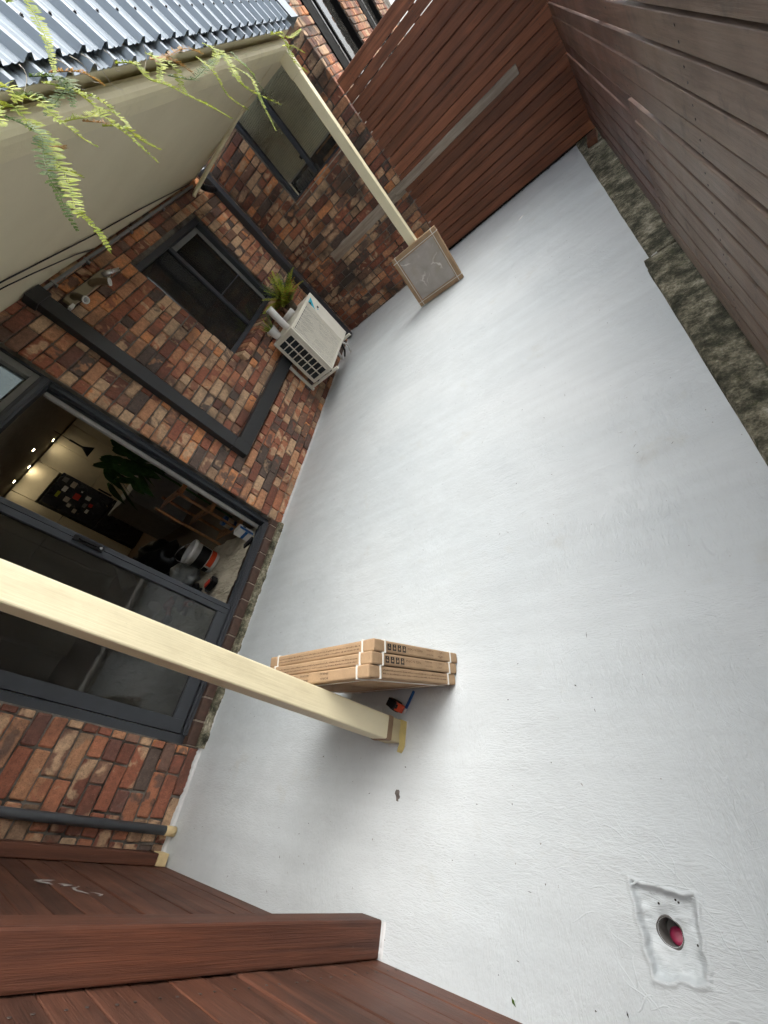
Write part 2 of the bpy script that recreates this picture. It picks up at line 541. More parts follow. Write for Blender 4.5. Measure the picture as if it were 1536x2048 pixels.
# ------------------------------------------------------------------ geometry helpers
class MB:
    def __init__(self):
        self.v, self.f, self.mi = [], [], []

    def box(self, x0, x1, y0, y1, z0, z1, mi=0):
        b = len(self.v)
        for x in (x0, x1):
            for y in (y0, y1):
                for z in (z0, z1):
                    self.v.append((x, y, z))
        for q in ((0, 1, 3, 2), (4, 6, 7, 5), (0, 4, 5, 1), (2, 3, 7, 6), (0, 2, 6, 4), (1, 5, 7, 3)):
            self.f.append(tuple(b + i for i in q))
        return self

    def quad(self, a, b, c, d):
        k = len(self.v)
        self.v += [tuple(a), tuple(b), tuple(c), tuple(d)]
        self.f.append((k, k + 1, k + 2, k + 3))
        return self

    def tube(self, pts, r, n=12, cap=True):
        pts = [Vector(p) for p in pts]
        rs = r if isinstance(r, (list, tuple)) else [r] * len(pts)
        k = len(self.v)
        prev = None
        for i, p in enumerate(pts):
            d = (pts[min(i + 1, len(pts) - 1)] - pts[max(i - 1, 0)]).normalized()
            if prev is None:
                u = d.orthogonal().normalized()
            else:
                u = (prev - d * prev.dot(d)).normalized()
            prev = u
            w = d.cross(u)
            for j in range(n):
                a = 2 * math.pi * j / n
                self.v.append(tuple(p + (u * math.cos(a) + w * math.sin(a)) * rs[i]))
        for i in range(len(pts) - 1):
            for j in range(n):
                a, b = k + i * n + j, k + i * n + (j + 1) % n
                self.f.append((a, b, b + n, a + n))
        if cap:
            self.f.append(tuple(k + j for j in reversed(range(n))))
            e = k + (len(pts) - 1) * n
            self.f.append(tuple(e + j for j in range(n)))
        return self

    def lathe(self, c, prof, n=24, axis=Vector((0, 0, 1)), u=None):
        c = Vector(c)
        axis = Vector(axis).normalized()
        u = axis.orthogonal().normalized()
        w = axis.cross(u)
        k = len(self.v)
        for (r, h) in prof:
            for j in range(n):
                a = 2 * math.pi * j / n
                self.v.append(tuple(c + axis * h + (u * math.cos(a) + w * math.sin(a)) * r))
        for i in range(len(prof) - 1):
            for j in range(n):
                a, b = k + i * n + j, k + i * n + (j + 1) % n
                self.f.append((a, b, b + n, a + n))
        return self

    def build(self, name, mat, parent=None, bevel=0.0, smooth=False, seg=2):
        me = bpy.data.meshes.new(name)
        me.from_pydata(self.v, [], self.f)
        me.update()
        bm = bmesh.new()
        bm.from_mesh(me)
        bmesh.ops.recalc_face_normals(bm, faces=bm.faces)
        bm.to_mesh(me)
        bm.free()
        return link(name, me, mat, parent, bevel, smooth, seg)


def link(name, me, mat, parent=None, bevel=0.0, smooth=False, seg=2):
    if isinstance(mat, str):
        mat = M[mat]
    me.materials.clear()
    me.materials.append(mat)
    o = bpy.data.objects.new(name, me)
    col.objects.link(o)
    if parent is not None:
        o.parent = parent
        o.matrix_parent_inverse = parent_world(parent).inverted()
    if smooth:
        for p in me.polygons:
            p.use_smooth = True
    if bevel > 0:
        b = o.modifiers.new('bevel', 'BEVEL')
        b.width = bevel
        b.segments = seg
        b.limit_method = 'ANGLE'
        b.angle_limit = math.radians(35)
        b.harden_normals = False
    return o


def parent_world(o):
    m = o.matrix_basis
    if o.parent is not None:
        m = parent_world(o.parent) @ o.matrix_parent_inverse @ m
    return m


def tag(o, label=None, cat=None, group=None, kind=None):
    if label:
        o['label'] = label
    if cat:
        o['category'] = cat
    if group:
        o['group'] = group
    if kind:
        o['kind'] = kind
    return o


def thing(name, label, cat, loc=(0, 0, 0), group=None):
    e = bpy.data.objects.new(name, None)
    e.empty_display_size = 0.1
    e.location = loc
    col.objects.link(e)
    return tag(e, label, cat, group)


def text_mesh(name, body, size, origin, right, up, mat, parent, thick=0.0):
    cu = bpy.data.curves.new(name, 'FONT')
    cu.body = body
    cu.size = size
    cu.resolution_u = 2
    tmp = bpy.data.objects.new('tmp_text', cu)
    col.objects.link(tmp)
    bpy.context.view_layer.update()
    dg = bpy.context.evaluated_depsgraph_get()
    me = bpy.data.meshes.new_from_object(tmp.evaluated_get(dg))
    bpy.data.objects.remove(tmp, do_unlink=True)
    right, up = Vector(right).normalized(), Vector(up).normalized()
    o = Vector(origin)
    for v in me.vertices:
        v.co = o + right * v.co.x + up * v.co.y
    me.name = name
    return link(name, me, mat, parent)


# ------------------------------------------------------------------ setting: ground and floor
YB, YN, XC = 5.70, -0.657, 1.767
XK = 3.425
o = MB().quad((-60, -60, -0.16), (60, -60, -0.16), (60, 60, -0.16), (-60, 60, -0.16)).build('ground', 'earth')
tag(o, kind='structure')

DR_C = (2.749, -0.397)
DR_Q = [(2.683, -0.312), (2.822, -0.318), (2.815, -0.470), (2.698, -0.486)]
DR_R = 0.027


def poly_sd(x, y, q):
    """distance inside a quad (positive inside)"""
    dmin = 1e9
    inside = True
    s = 0
    for i in range(len(q)):
        a, b = q[i], q[(i + 1) % len(q)]
        ex, ey = b[0] - a[0], b[1] - a[1]
        cr = ex * (y - a[1]) - ey * (x - a[0])
        l = math.hypot(ex, ey)
        s_ = -cr / l
        dmin = min(dmin, s_)
    return dmin


def floor_z(x, y):
    z = 0.004 * mnoise.noise(Vector((x * 1.1, y * 1.1, 3.0))) + 0.0012 * mnoise.noise(Vector((x * 9, y * 9, 1.0)))
    # a shallow roll up against the house wall
    if x < 0.10:
        z += 0.014 * (1 - x / 0.10) ** 2
    d = poly_sd(x, y, DR_Q) + 0.009 * mnoise.noise(Vector((x * 27, y * 27, 0))) + 0.003 * mnoise.noise(Vector((x * 90, y * 90, 0)))
    if d > -0.012:
        t = max(0.0, min(1.0, (d + 0.004) / 0.014))
        t = t * t * (3 - 2 * t)
        z -= (0.019 + 0.006 * mnoise.noise(Vector((x * 40, y * 40, 2)))) * t
        r = math.hypot(x - DR_C[0], y - DR_C[1])
        z -= 0.006 * t * max(0, 1 - (r - DR_R) / 0.03) if r > DR_R else 0.006
        if -0.012 < d < 0.0:
            z += 0.005 * (1 - abs(d + 0.005) / 0.007)
    for cx, cy, h in ((2.756, 4.911, 0.010),):
        r2 = ((x - cx) / 0.07) ** 2 + ((y - cy) / 0.022) ** 2
        z += h * math.exp(-r2)
    return z


def axis_pts(a, b, f0, f1, coarse, fine):
    pts = []
    t = a
    while t < f0:
        pts.append(t)
        t += coarse
    n = int((f1 - f0) / fine)
    pts += [f0 + (f1 - f0) * i / n for i in range(n + 1)]
    t = f1 + coarse
    while t < b:
        pts.append(t)
        t += coarse
    pts.append(b)
    return pts


xs = axis_pts(0.0, XK, 2.63, 2.88, 0.05, 0.004)
ys = axis_pts(-0.70, YB + 0.02, -0.54, -0.27, 0.055, 0.004)
vv, ff = [], []
inhole = []
for j, y in enumerate(ys):
    for i, x in enumerate(xs):
        r = math.hypot(x - DR_C[0], y - DR_C[1])
        xx, yy = x, y
        if i == len(xs) - 1:
            xx = x + 0.004 * mnoise.noise(Vector((0, y * 3, 7))) - (0.035 if y < 2.6 else 0.0)
        hole = r < DR_R
        if DR_R - 0.0038 < r < DR_R + 0.002:
            xx = DR_C[0] + (x - DR_C[0]) / r * DR_R
            yy = DR_C[1] + (y - DR_C[1]) / r * DR_R
            hole = False
        vv.append((xx, yy, floor_z(xx, yy)))
        inhole.append(hole)
nx = len(xs)
for j in range(len(ys) - 1):
    for i in range(nx - 1):
        q = (j * nx + i, j * nx + i + 1, (j + 1) * nx + i + 1, (j + 1) * nx + i)
        if any(inhole[k] for k in q):
            continue
        cx = sum(vv[k][0] for k in q) / 4
        cy = sum(vv[k][1] for k in q) / 4
        if math.hypot(cx - DR_C[0], cy - DR_C[1]) < DR_R - 0.001:
            continue
        ff.append(q)
me = bpy.data.meshes.new('courtyard_floor')
me.from_pydata(vv, [], ff)
me.update()
fl = link('courtyard_floor', me, 'floor', None, 0, True)
tag(fl, kind='structure')

# brush and trowel ridges left in the thick paint
b = MB()
r_ = random.Random(404)


def ridge(b, x, y, ang, L, w, h, wig, ph):
    n = 7
    ca, sa = math.cos(ang), math.sin(ang)
    prev = None
    for k in range(n + 1):
        u = k / n
        e = math.sin(math.pi * u) ** 0.7
        lx, ly = L * (u - 0.5), wig * math.sin(u * 5 + ph)
        px_, py_ = x + lx * ca - ly * sa, y + lx * sa + ly * ca
        if not (0.15 < px_ < 3.34 and -0.62 < py_ < 5.5):
            return
        z = floor_z(px_, py_)
        ox, oy = -sa * w * e, ca * w * e
        cur = ((px_ - ox, py_ - oy, z - 0.0006), (px_, py_, z + h * e), (px_ + ox, py_ + oy, z - 0.0006))
        if prev:
            b.f.append((prev[3], prev[3] + 1, len(b.v) + 1, len(b.v)))
            b.f.append((prev[3] + 1, prev[3] + 2, len(b.v) + 2, len(b.v) + 1))
        prev = (*cur, len(b.v))
        b.v += list(cur)


for c_ in range(75):
    if c_ < 52:
        cx_, cy_ = r_.uniform(1.9, 3.25), r_.uniform(-0.55, 2.2)
    else:
        cx_, cy_ = r_.uniform(0.3, 3.2), r_.uniform(-0.55, 4.5)
    if abs(cx_ - DR_C[0]) < 0.12 and abs(cy_ - DR_C[1]) < 0.14:
        continue
    ang = r_.choice((0.15, 0.4, 1.3, 1.7, 2.6)) + r_.gauss(0, 0.2)
    wig, ph = r_.uniform(0.001, 0.006), r_.uniform(0, 6)
    for k in range(r_.randint(6, 22)):
        d_ = (k - 8) * r_.uniform(0.007, 0.012)
        jx_ = r_.gauss(0, 0.02)
        ridge(b, cx_ - math.sin(ang) * d_ + math.cos(ang) * jx_, cy_ + math.cos(ang) * d_ + math.sin(ang) * jx_, ang + r_.gauss(0, 0.05), r_.uniform(0.03, 0.13), r_.uniform(0.0012, 0.0026), r_.uniform(0.0005, 0.0014), wig, ph + r_.gauss(0, 0.3))
for k in range(46):     # trowel lips around the drain and stray ones
    a = r_.uniform(0, 6.28)
    rr = r_.uniform(0.11, 0.24)
    ridge(b, DR_C[0] + rr * math.cos(a), DR_C[1] - 0.02 + rr * math.sin(a), a + 1.57 + r_.gauss(0, 0.5), r_.uniform(0.04, 0.12), r_.uniform(0.002, 0.004), r_.uniform(0.001, 0.0026), 0.008, a)
o = b.build('paint_ridges', 'floor', fl, 0, True)
tag(o, kind='stuff')

# drain pipe below the hole
t = thing('floor_drain', 'open round drain hole with pink plug in ragged square recess of painted floor', 'drain', (DR_C[0], DR_C[1], -0.10))
zr = floor_z(DR_C[0] + DR_R + 0.002, DR_C[1])
MB().lathe((DR_C[0], DR_C[1], 0), [(DR_R + 0.0008, zr - 0.10), (DR_R + 0.0008, zr + 0.001), (DR_R + 0.006, zr - 0.003), (DR_R + 0.006, zr - 0.10)], 40).build('drain_pipe', 'pipe_in', t, 0, True)
MB().lathe((DR_C[0], DR_C[1], 0), [(DR_R, zr - 0.085), (0.0001, zr - 0.085)], 24).build('pipe_bottom', 'pipe_in', t)
MB().lathe((DR_C[0] + 0.003, DR_C[1] - 0.008, zr - 0.058), [(0.0001, 0.004), (0.012, 0.005), (0.0190, 0.001), (0.0190, -0.02)], 20, (0.0, 0.25, 1)).build('plug', 'pink', t, 0, True)
for (ox, oy) in ((-0.012, 0.052), (0.030, 0.066), (0.036, 0.062), (0.058, -0.012)):
    MB().lathe((DR_C[0] + ox, DR_C[1] + oy, floor_z(DR_C[0] + ox, DR_C[1] + oy) + 0.0004), [(0.0001, 0.0012), (0.0022, 0.0010), (0.0028, 0)], 8).build('screw_hole', 'dirt', t)

# ------------------------------------------------------------------ bricks
def brick_proto(L, H, D, seed, bev=0.006):
    """a bevelled, slightly lumpy brick; length on x, depth on y (face at y=0 pointing -y), height on z"""
    r = random.Random(seed)
    bm = bmesh.new()
    bmesh.ops.create_cube(bm, size=1.0)
    for v in bm.verts:
        v.co = Vector((v.co.x * L, (v.co.y + 0.5) * D, v.co.z * H))
        v.co += Vector((r.uniform(-1, 1) * 0.0030, r.uniform(-1, 1) * 0.003, r.uniform(-1, 1) * 0.0028))
    bmesh.ops.bevel(bm, geom=list(bm.edges), offset=bev, segments=1, affect='EDGES', profile=0.6)
    for v in bm.verts:
        v.co += Vector((r.uniform(-1, 1), r.uniform(-1, 1), r.uniform(-1, 1))) * 0.0012
    me_ = bpy.data.meshes.new('brick')
    bm.to_mesh(me_)
    bm.free()
    return me_


PITCH, GAP = 0.0857, 0.0095
BH = PITCH - GAP
PROTO = {'s': [brick_proto(0.230, BH, 0.105, i) for i in range(10)],
         'h': [brick_proto(0.110, BH, 0.105, 50 + i) for i in range(8)]}
PLEN = {'s': 0.230, 'h': 0.110}


def brick_row(a, b, seed, ps=0.62):
    """lengths of the bricks that fill the interval"""
    r = random.Random(seed)
    outl = []
    x = a
    first = True
    while b - x > 0.035:
        L = 0.230 if r.random() < ps else 0.110
        if first and r.random() < 0.5:
            L = 0.110
        first = False
        if b - x < L + 0.05:
            L = b - x - GAP * 0.5
            outl.append((x, x + L))
            break
        L *= r.uniform(0.975, 1.02)
        outl.append((x, x + L))
        x += L + GAP
    return outl


def lay(rows, place, parent, matname, limit=300):
    """rows: list of (a, b, z0, seed); place(u, z) -> (location, rotation z); nearest bricks become parts, the rest one part"""
    items = []
    for (a, b, z0, sd_) in rows:
        for (p, q) in brick_row(a, b, sd_):
            loc, rz = place((p + q) / 2, z0 + PITCH / 2)
            items.append(((Vector(loc) - CAM).length, loc, rz, q - p))
    items.sort(key=lambda it: it[0])
    r = random.Random(len(items))
    V, F, A = [], [], []
    for k, (d, loc, rz, L) in enumerate(items):
        kind = 's' if L > 0.165 else 'h'
        me_ = r.choice(PROTO[kind])
        push = r.uniform(-0.0035, 0.0045)
        m = (Matrix.Translation(loc) @ Matrix.Rotation(rz, 4, 'Z') @ Matrix.Translation((0, -push, 0))
             @ Matrix.Rotation(r.uniform(-0.008, 0.008), 4, 'Y') @ Matrix.Rotation(math.pi if r.random() < 0.0 else 0, 4, 'Y')
             @ Matrix.Diagonal((L / PLEN[kind], 1, r.uniform(0.975, 1.015), 1)))
        if k < limit:
            if not me_.materials:
                me_.materials.append(M[matname])
            ob = bpy.data.objects.new('brick', me_)
            col.objects.link(ob)
            ob.parent = parent
            ob.matrix_parent_inverse = parent_world(parent).inverted()
            ob.matrix_basis = m
            if matname != 'brick':
                ob.material_slots[0].link = 'OBJECT'
                ob.material_slots[0].material = M[matname]
        else:
            base = len(V)
            V += [tuple(m @ v.co) for v in me_.vertices]
            F += [tuple(base + i for i in p.vertices) for p in me_.polygons]
            A += [r.random()] * len(me_.polygons)
    if V:
        me_ = bpy.data.meshes.new('brickwork')
        me_.from_pydata(V, [], F)
        at = me_.attributes.new('rnd', 'FLOAT', 'FACE')
        at.data.foreach_set('value', A)
        ob = link('brickwork', me_, 'brick_attr', parent)
        tag(ob, kind='stuff')
    return len(items)


# --- wall A (x = 0, faces +x)
DY0, DY1, DZT = -0.035, 1.925, 2.56       # door opening
WY0, WY1, WZ0, WZ1 = 3.44, 4.82, 1.195, 2.29   # window opening
ZTOP = 2.58
wa = thing('brick_wall', 'long multicoloured brick house wall with sliding door and window', 'wall', (0, 2.5, 0))
core = MB()
core.box(-0.24, -0.0125, -0.80, DY0, -0.1, ZTOP)
core.box(-0.24, -0.0125, DY1, WY0, -0.1, ZTOP)
core.box(-0.24, -0.0127, WY0, WY1, -0.1, WZ0 - 0.06)
core.box(-0.24, -0.0127, WY0, WY1, WZ1, ZTOP)
core.box(-0.24, -0.0125, WY1, YB + 0.3, -0.1, ZTOP)
core.box(-0.24, -0.014, DY0, DY1, -0.1, 0.0)
core.build('mortar', 'mortar', wa)


def pA(u, z):
    return (0.0, u, z), math.pi / 2


rows = []
nrow = int(ZTOP / PITCH)
for i in range(nrow):
    z0 = 0.008 + i * PITCH
    rows.append((-0.80, DY0 - 0.004, z0, 100 + i))
    if z0 + PITCH > WZ0 - 0.05 and z0 < WZ1 - 0.02:
        rows.append((DY1 + 0.004, WY0 - 0.003, z0, 200 + i))
        rows.append((WY1 + 0.003, YB, z0, 300 + i))
    else:
        rows.append((DY1 + 0.004, YB, z0, 200 + i))
lay(rows, pA, wa, 'brick')
# brick-on-edge sill under the window
n_s = 15
for i in range(n_s):
    y0 = WY0 + (WY1 - WY0) * i / n_s + 0.005
    y1 = WY0 + (WY1 - WY0) * (i + 1) / n_s - 0.005
    b = MB()
    b.v = [(-0.10, y0, 1.125), (0.055, y0, 1.065), (0.055, y0, 1.145), (-0.10, y0, 1.205),
           (-0.10, y1, 1.125), (0.055, y1, 1.065), (0.055, y1, 1.145), (-0.10, y1, 1.205)]
    b.f = [(0, 1, 2, 3), (7, 6, 5, 4), (0, 4, 5, 1), (1, 5, 6, 2), (2, 6, 7, 3), (3, 7, 4, 0)]
    ob = b.build('sill_brick', 'brick', wa, 0.006)
# dark tiles edge-on below the door and the rough mortar ledge in front of them
n_t = 12
for i in range(n_t + 1):
    y0 = DY0 + 0.158 * i + 0.006
    y1 = min(DY0 + 0.158 * (i + 1) - 0.006, DY1)
    if y1 - y0 < 0.03:
        continue
    MB().box(-0.10, 0.004, y0, y1, 0.058, 0.130).build('sill_brick', 'sill_brick', wa, 0.004)
MB().box(-0.10, -0.004, DY0, DY1, 0.045, 0.125).build('grout_bed', 'grout', wa)
led = MB()
N = 70
for i in range(N):
    ya = DY0 + (DY1 - DY0) * i / N
    yb_ = DY0 + (DY1 - DY0) * (i + 1) / N
    def hz(y):
        return 0.055 + 0.006 * mnoise.noise(Vector((y * 9, 2, 0))), 0.030 + 0.010 * mnoise.noise(Vector((y * 14, 5, 0)))
    (za, xa), (zb, xb) = hz(ya), hz(yb_)
    led.quad((-0.02, ya, za + 0.004), (-0.02, yb_, zb + 0.004), (xb, yb_, zb), (xa, ya, za))
    led.quad((xa, ya, za), (xb, yb_, zb), (xb + 0.012, yb_, 0.0), (xa + 0.012, ya, 0.0))
led.build('mortar_ledge', 'moss', wa, 0, True)

# white paint lapped up the foot of the wall, with a ragged top edge
def paint_lap(name, path, out, label_parent, hmin, hmax, seed, mat='white_paint', w=0.014):
    b = MB()
    n = len(path)
    for i in range(n - 1):
        p, q = Vector(path[i]), Vector(path[i + 1])
        segs = max(2, int((q - p).length / 0.012))
        prev = None
        for k in range(segs + 1):
            c = p.lerp(q, k / segs)
            s = c.x * 3.1 + c.y
            h = hmin + (hmax - hmin) * (0.5 + 0.5 * mnoise.noise(Vector((s * 6, seed, 0)))) + 0.007 * mnoise.noise(Vector((s * 60, seed, 3)))
            ww = w * (1 + 0.5 * mnoise.noise(Vector((s * 20, seed, 5))))
            fzz = floor_z(c.x + out[0] * ww, c.y + out[1] * ww) + c.z
            cur = (c + Vector(out) * (ww + 0.006) + Vector((0, 0, fzz - c.z + 0.0008)), c + Vector(out) * (0.6 * ww) + Vector((0, 0, fzz - c.z + 0.004 + h * 0.4)), c + Vector(out) * 0.0085 + Vector((0, 0, fzz - c.z + 0.004 + h)), c - Vector(out) * 0.004 + Vector((0, 0, fzz - c.z + 0.004 + h)))
            if prev:
                for a in range(3):
                    b.quad(prev[a], cur[a], cur[a + 1], prev[a + 1])
            prev = cur
    return b.build(name, mat, label_parent, 0, True)


paint_lap('paint_lap', [(0.0, -0.66, 0), (0.0, DY0, 0)], (1, 0, 0), wa, 0.002, 0.042, 1.0)
paint_lap('paint_lap', [(0.034, DY0, -0.012), (0.034, DY1, -0.012)], (1, 0, 0), wa, 0.004, 0.022, 2.0)
paint_lap('paint_lap', [(0.0, DY1, 0), (0.0, YB, 0)], (1, 0, 0), wa, 0.002, 0.026, 3.0)

# sliding door: frame parts on the wall
fx = -0.085
fr = MB()
fr.box(fx - 0.09, fx + 0.030, DY0, DY0 + 0.055, 0.128, 2.56)
fr.build('door_jamb', 'frame', wa, 0.003)
fj = MB()
fj.box(fx - 0.09, fx + 0.030, DY1 - 0.018, DY1, 0.128, 2.56)
fj.box(fx - 0.020, fx + 0.022, DY1 - 0.045, DY1 - 0.018, 0.128, 2.08)
fj.box(fx - 0.075, fx - 0.050, DY1 - 0.040, DY1 - 0.018, 0.128, 2.08)
fj.build('door_jamb', 'frame', wa, 0.002)
MB().box(fx - 0.12, fx - 0.088, DY1 - 0.06, DY1 - 0.003, 0.128, 2.08).build('white_architrave', 'white_trim', wa, 0.002)
sl_ = MB()
sl_.box(fx - 0.09, fx + 0.055, DY0 + 0.055, DY1 - 0.045, 0.131, 0.150)
for tx in (-0.072, -0.030, 0.012, 0.044):
    sl_.box(fx + tx - 0.004, fx + tx + 0.004, DY0 + 0.055, DY1 - 0.045, 0.150, 0.166)
sl_.build('door_sill_track', 'frame', wa, 0.0015)
tr_ = MB()
tr_.box(fx - 0.09, fx + 0.034, DY0 + 0.055, DY1 - 0.018, 2.085, 2.150)
tr_.box(fx - 0.04, fx + 0.044, DY0 + 0.055, DY1 - 0.018, 2.100, 2.128)
tr_.build('transom_bar', 'frame', wa, 0.003)
hl = MB()
hl.box(fx - 0.06, fx + 0.02, DY0 + 0.055, DY1 - 0.018, 2.150, 2.19)
hl.box(fx - 0.06, fx + 0.02, DY1 - 0.075, DY1 - 0.018, 2.19, 2.56)
hl.build('highlight_frame', 'frame_grey', wa, 0.003)
MB().box(fx - 0.030, fx - 0.024, DY0 + 0.055, DY1 - 0.075, 2.19, 2.56).build('highlight_pane', 'glass', wa)
# sliding panel (near half)
SY0, SY1 = DY0 + 0.060, 0.995
px0, px1 = fx - 0.012, fx + 0.032
dr = MB()
dr.box(px0, px1, SY0, SY0 + 0.085, 0.172, 2.08)
dr.box(px0, px1, SY1 - 0.085, SY1, 0.172, 2.08)
dr.box(px0, px1 - 0.001, SY0 + 0.085, SY1 - 0.085, 0.172, 0.262)
dr.box(px0, px1 - 0.001, SY0 + 0.085, SY1 - 0.085, 2.00, 2.08)
dr.box(px1 - 0.004, px1 + 0.006, SY1 - 0.040, SY1 - 0.032, 0.175, 2.07)
door = dr.build('sliding_door', 'frame', wa, 0.003)
MB().box(px0 + 0.018, px0 + 0.024, SY0 + 0.083, SY1 - 0.083, 0.260, 2.002).build('pane', 'glass', door)
hd = MB()
hd.box(px1 + 0.004, px1 + 0.026, SY1 - 0.062, SY1 - 0.022, 1.205, 1.400)
hd.box(px1 + 0.024, px1 + 0.048, SY1 - 0.050, SY1 - 0.034, 1.25, 1.37)
hd.build('handle', 'black', door, 0.004)
hk = MB()
hk.tube([(px1 + 0.028, SY1 - 0.040, 1.225), (px1 + 0.034, SY1 - 0.040, 1.225)], 0.009, 14)
hk.build('lock', 'chrome', door)

# window in wall A
wf = MB()
wx = -0.085
wf.box(wx - 0.05, wx + 0.045, WY0, WY1, WZ1 - 0.055, WZ1)
wf.box(wx - 0.05, wx + 0.045, WY0, WY0 + 0.030, WZ0 + 0.045, WZ1 - 0.055)
wf.box(wx - 0.05, wx + 0.045, WY1 - 0.045, WY1, WZ0 + 0.045, WZ1 - 0.055)
wf.box(wx - 0.05, wx + 0.045, WY0, WY1, WZ0, WZ0 + 0.045)
win = wf.build('window', 'frame', wa, 0.003)
MB().box(wx - 0.010, wx + 0.030, 4.06, 4.115, WZ0 + 0.045, WZ1 - 0.055).build('mullion', 'frame', win, 0.003)
sg = MB()
sg.box(wx - 0.035, wx - 0.012, 4.115, 4.16, WZ0 + 0.05, WZ1 - 0.06)
sg.box(wx - 0.035, wx - 0.012, WY1 - 0.105, WY1 - 0.045, WZ0 + 0.05, WZ1 - 0.06)
sg.box(wx - 0.035, wx - 0.012, 4.16, WY1 - 0.105, WZ1 - 0.11, WZ1 - 0.06)
sg.build('sash', 'frame_grey', win, 0.003)
MB().box(wx - 0.026, wx - 0.021, 4.16, WY1 - 0.105, WZ0 + 0.05, WZ1 - 0.11).build('pane', 'glass_dark', win)
MB().box(wx + 0.004, wx + 0.009, WY0 + 0.03, 4.06, WZ0 + 0.045, WZ1 - 0.055).build('pane', 'glass_dark', win)
MB().box(wx - 0.034, wx - 0.013, 4.16, WY1 - 0.105, 1.62, 1.632).build('sash_rail', 'frame', win)

# --- wall B (y = YB, faces -y) and its return C (x = XC, faces +x)
wb = thing('brick_wall', 'dark sooty brick end wall with blind-covered window beside the timber fence', 'wall', (0.9, YB, 0))
BX0, BX1, BZ0 = 0.61, 1.50, 1.625
ZB = 3.05
cb = MB()
cb.box(-0.02, BX0, YB + 0.009, YB + 0.16, -0.1, ZB)
cb.box(BX0, BX1, YB + 0.0092, YB + 0.16, -0.1, BZ0)
cb.box(BX0, BX1, YB + 0.0092, YB + 0.16, 2.72, ZB)
cb.box(BX1, XC - 0.009, YB + 0.009, YB + 0.60, -0.1, ZB)
cb.box(XC - 0.25, XC - 0.0095, 8.22, 9.38, -0.1, ZB)
cb.box(XC - 0.25, XC - 0.0095, 11.05, 13.0, -0.1, ZB)
cb.build('mortar', 'mortar', wb)
rows = []
for i in range(int(ZB / PITCH)):
    z0 = 0.020 + i * PITCH
    if z0 + PITCH * 0.6 > BZ0 and z0 < 2.70:
        rows.append((0.012, BX0 - 0.003, z0, 400 + i))
        rows.append((BX1 + 0.003, XC + 0.002, z0, 500 + i))
    else:
        rows.append((0.012, XC + 0.002, z0, 400 + i))


def pB(u, z):
    return (u, YB, z), 0.0


lay(rows, pB, wb, 'brick_far')
rows = []
for i in range(22, int(ZB / PITCH)):
    z0 = 0.020 + i * PITCH
    rows.append((YB + 0.118, 6.30, z0, 600 + i))
    rows.append((8.22, 9.38, z0, 640 + i))
    rows.append((11.05, 12.2, z0, 680 + i))


def pC(u, z):
    return (XC, u, z), math.pi / 2


lay(rows, pC, wb, 'brick_far')
# pale worn mortar patch along the board line on the wall
pa = MB()
prev = None
for i in range(60):
    x = 0.53 + (XC - 0.53) * i / 59
    a = 0.845 + 0.016 * mnoise.noise(Vector((x * 8, 1, 0)))
    b_ = 0.955 + 0.018 * mnoise.noise(Vector((x * 7, 4, 0)))
    cur = [(x, YB + 0.004, a - 0.01), (x, YB - 0.012, a), (x, YB - 0.014 - 0.004 * mnoise.noise(Vector((x * 12, 2, 2))), (a + b_) / 2), (x, YB - 0.012, b_), (x, YB + 0.004, b_ + 0.01)]
    if prev:
        for k in range(4):
            pa.quad(prev[k], cur[k], cur[k + 1], prev[k + 1])
    prev = cur
pa.build('render_patch', 'wood_grey', wb, 0, True)
# window B
b = MB()
wy = YB + 0.035
b.box(BX0, BX0 + 0.042, wy, wy + 0.07, BZ0 + 0.04, 2.72)
b.box(BX1 - 0.04, BX1, wy, wy + 0.07, BZ0 + 0.04, 2.72)
b.box(BX0, BX1, wy, wy + 0.07, BZ0, BZ0 + 0.04)
b.box(BX0, BX1, wy, wy + 0.07, 2.68, 2.72)
winb = b.build('window', 'frame', wb, 0.003)
MB().box(1.005, 1.055, wy - 0.012, wy + 0.06, BZ0 + 0.04, 2.68).build('mullion', 'frame', winb, 0.003)
MB().box(0.975, 1.003, wy + 0.004, wy + 0.03, 1.86, 1.90).build('latch', 'black', winb, 0.002)
MB().box(BX0 + 0.042, 1.005, wy + 0.040, wy + 0.045, BZ0 + 0.04, 2.68).build('pane', 'glass_clear', winb)
MB().box(1.055, BX1 - 0.04, wy + 0.025, wy + 0.030, BZ0 + 0.04, 2.68).build('pane', 'glass_clear', winb)
bl = MB()
nz = 46
for i in range(nz):
    za = 1.82 + (2.70 - 1.82) * i / nz
    zb = 1.82 + (2.70 - 1.82) * (i + 1) / nz
    zm = (za + zb) / 2
    for (z0_, y0_, z1_, y1_) in ((za, 0.112, zm, 0.102), (zm, 0.102, zb, 0.112)):
        bl.quad((BX0, YB + y0_, z0_), (BX1, YB + y0_, z0_), (BX1, YB + y1_, z1_), (BX0, YB + y1_, z1_))
bl.build('pleated_blind', 'blind', winb)
MB().box(BX0, BX1, YB + 0.095, YB + 0.125, 1.805, 1.82).build('blind_rail', 'white_trim', winb)
MB().box(BX0 - 0.1, BX1 + 0.02, YB + 0.50, YB + 0.52, 1.3, 2.72).build('room_back', 'black', winb)
MB().box(BX0 - 0.1, BX1 + 0.02, YB + 0.17, YB + 0.50, BZ0 - 0.02, BZ0 - 0.005).build('inner_sill', 'room_floor', winb)
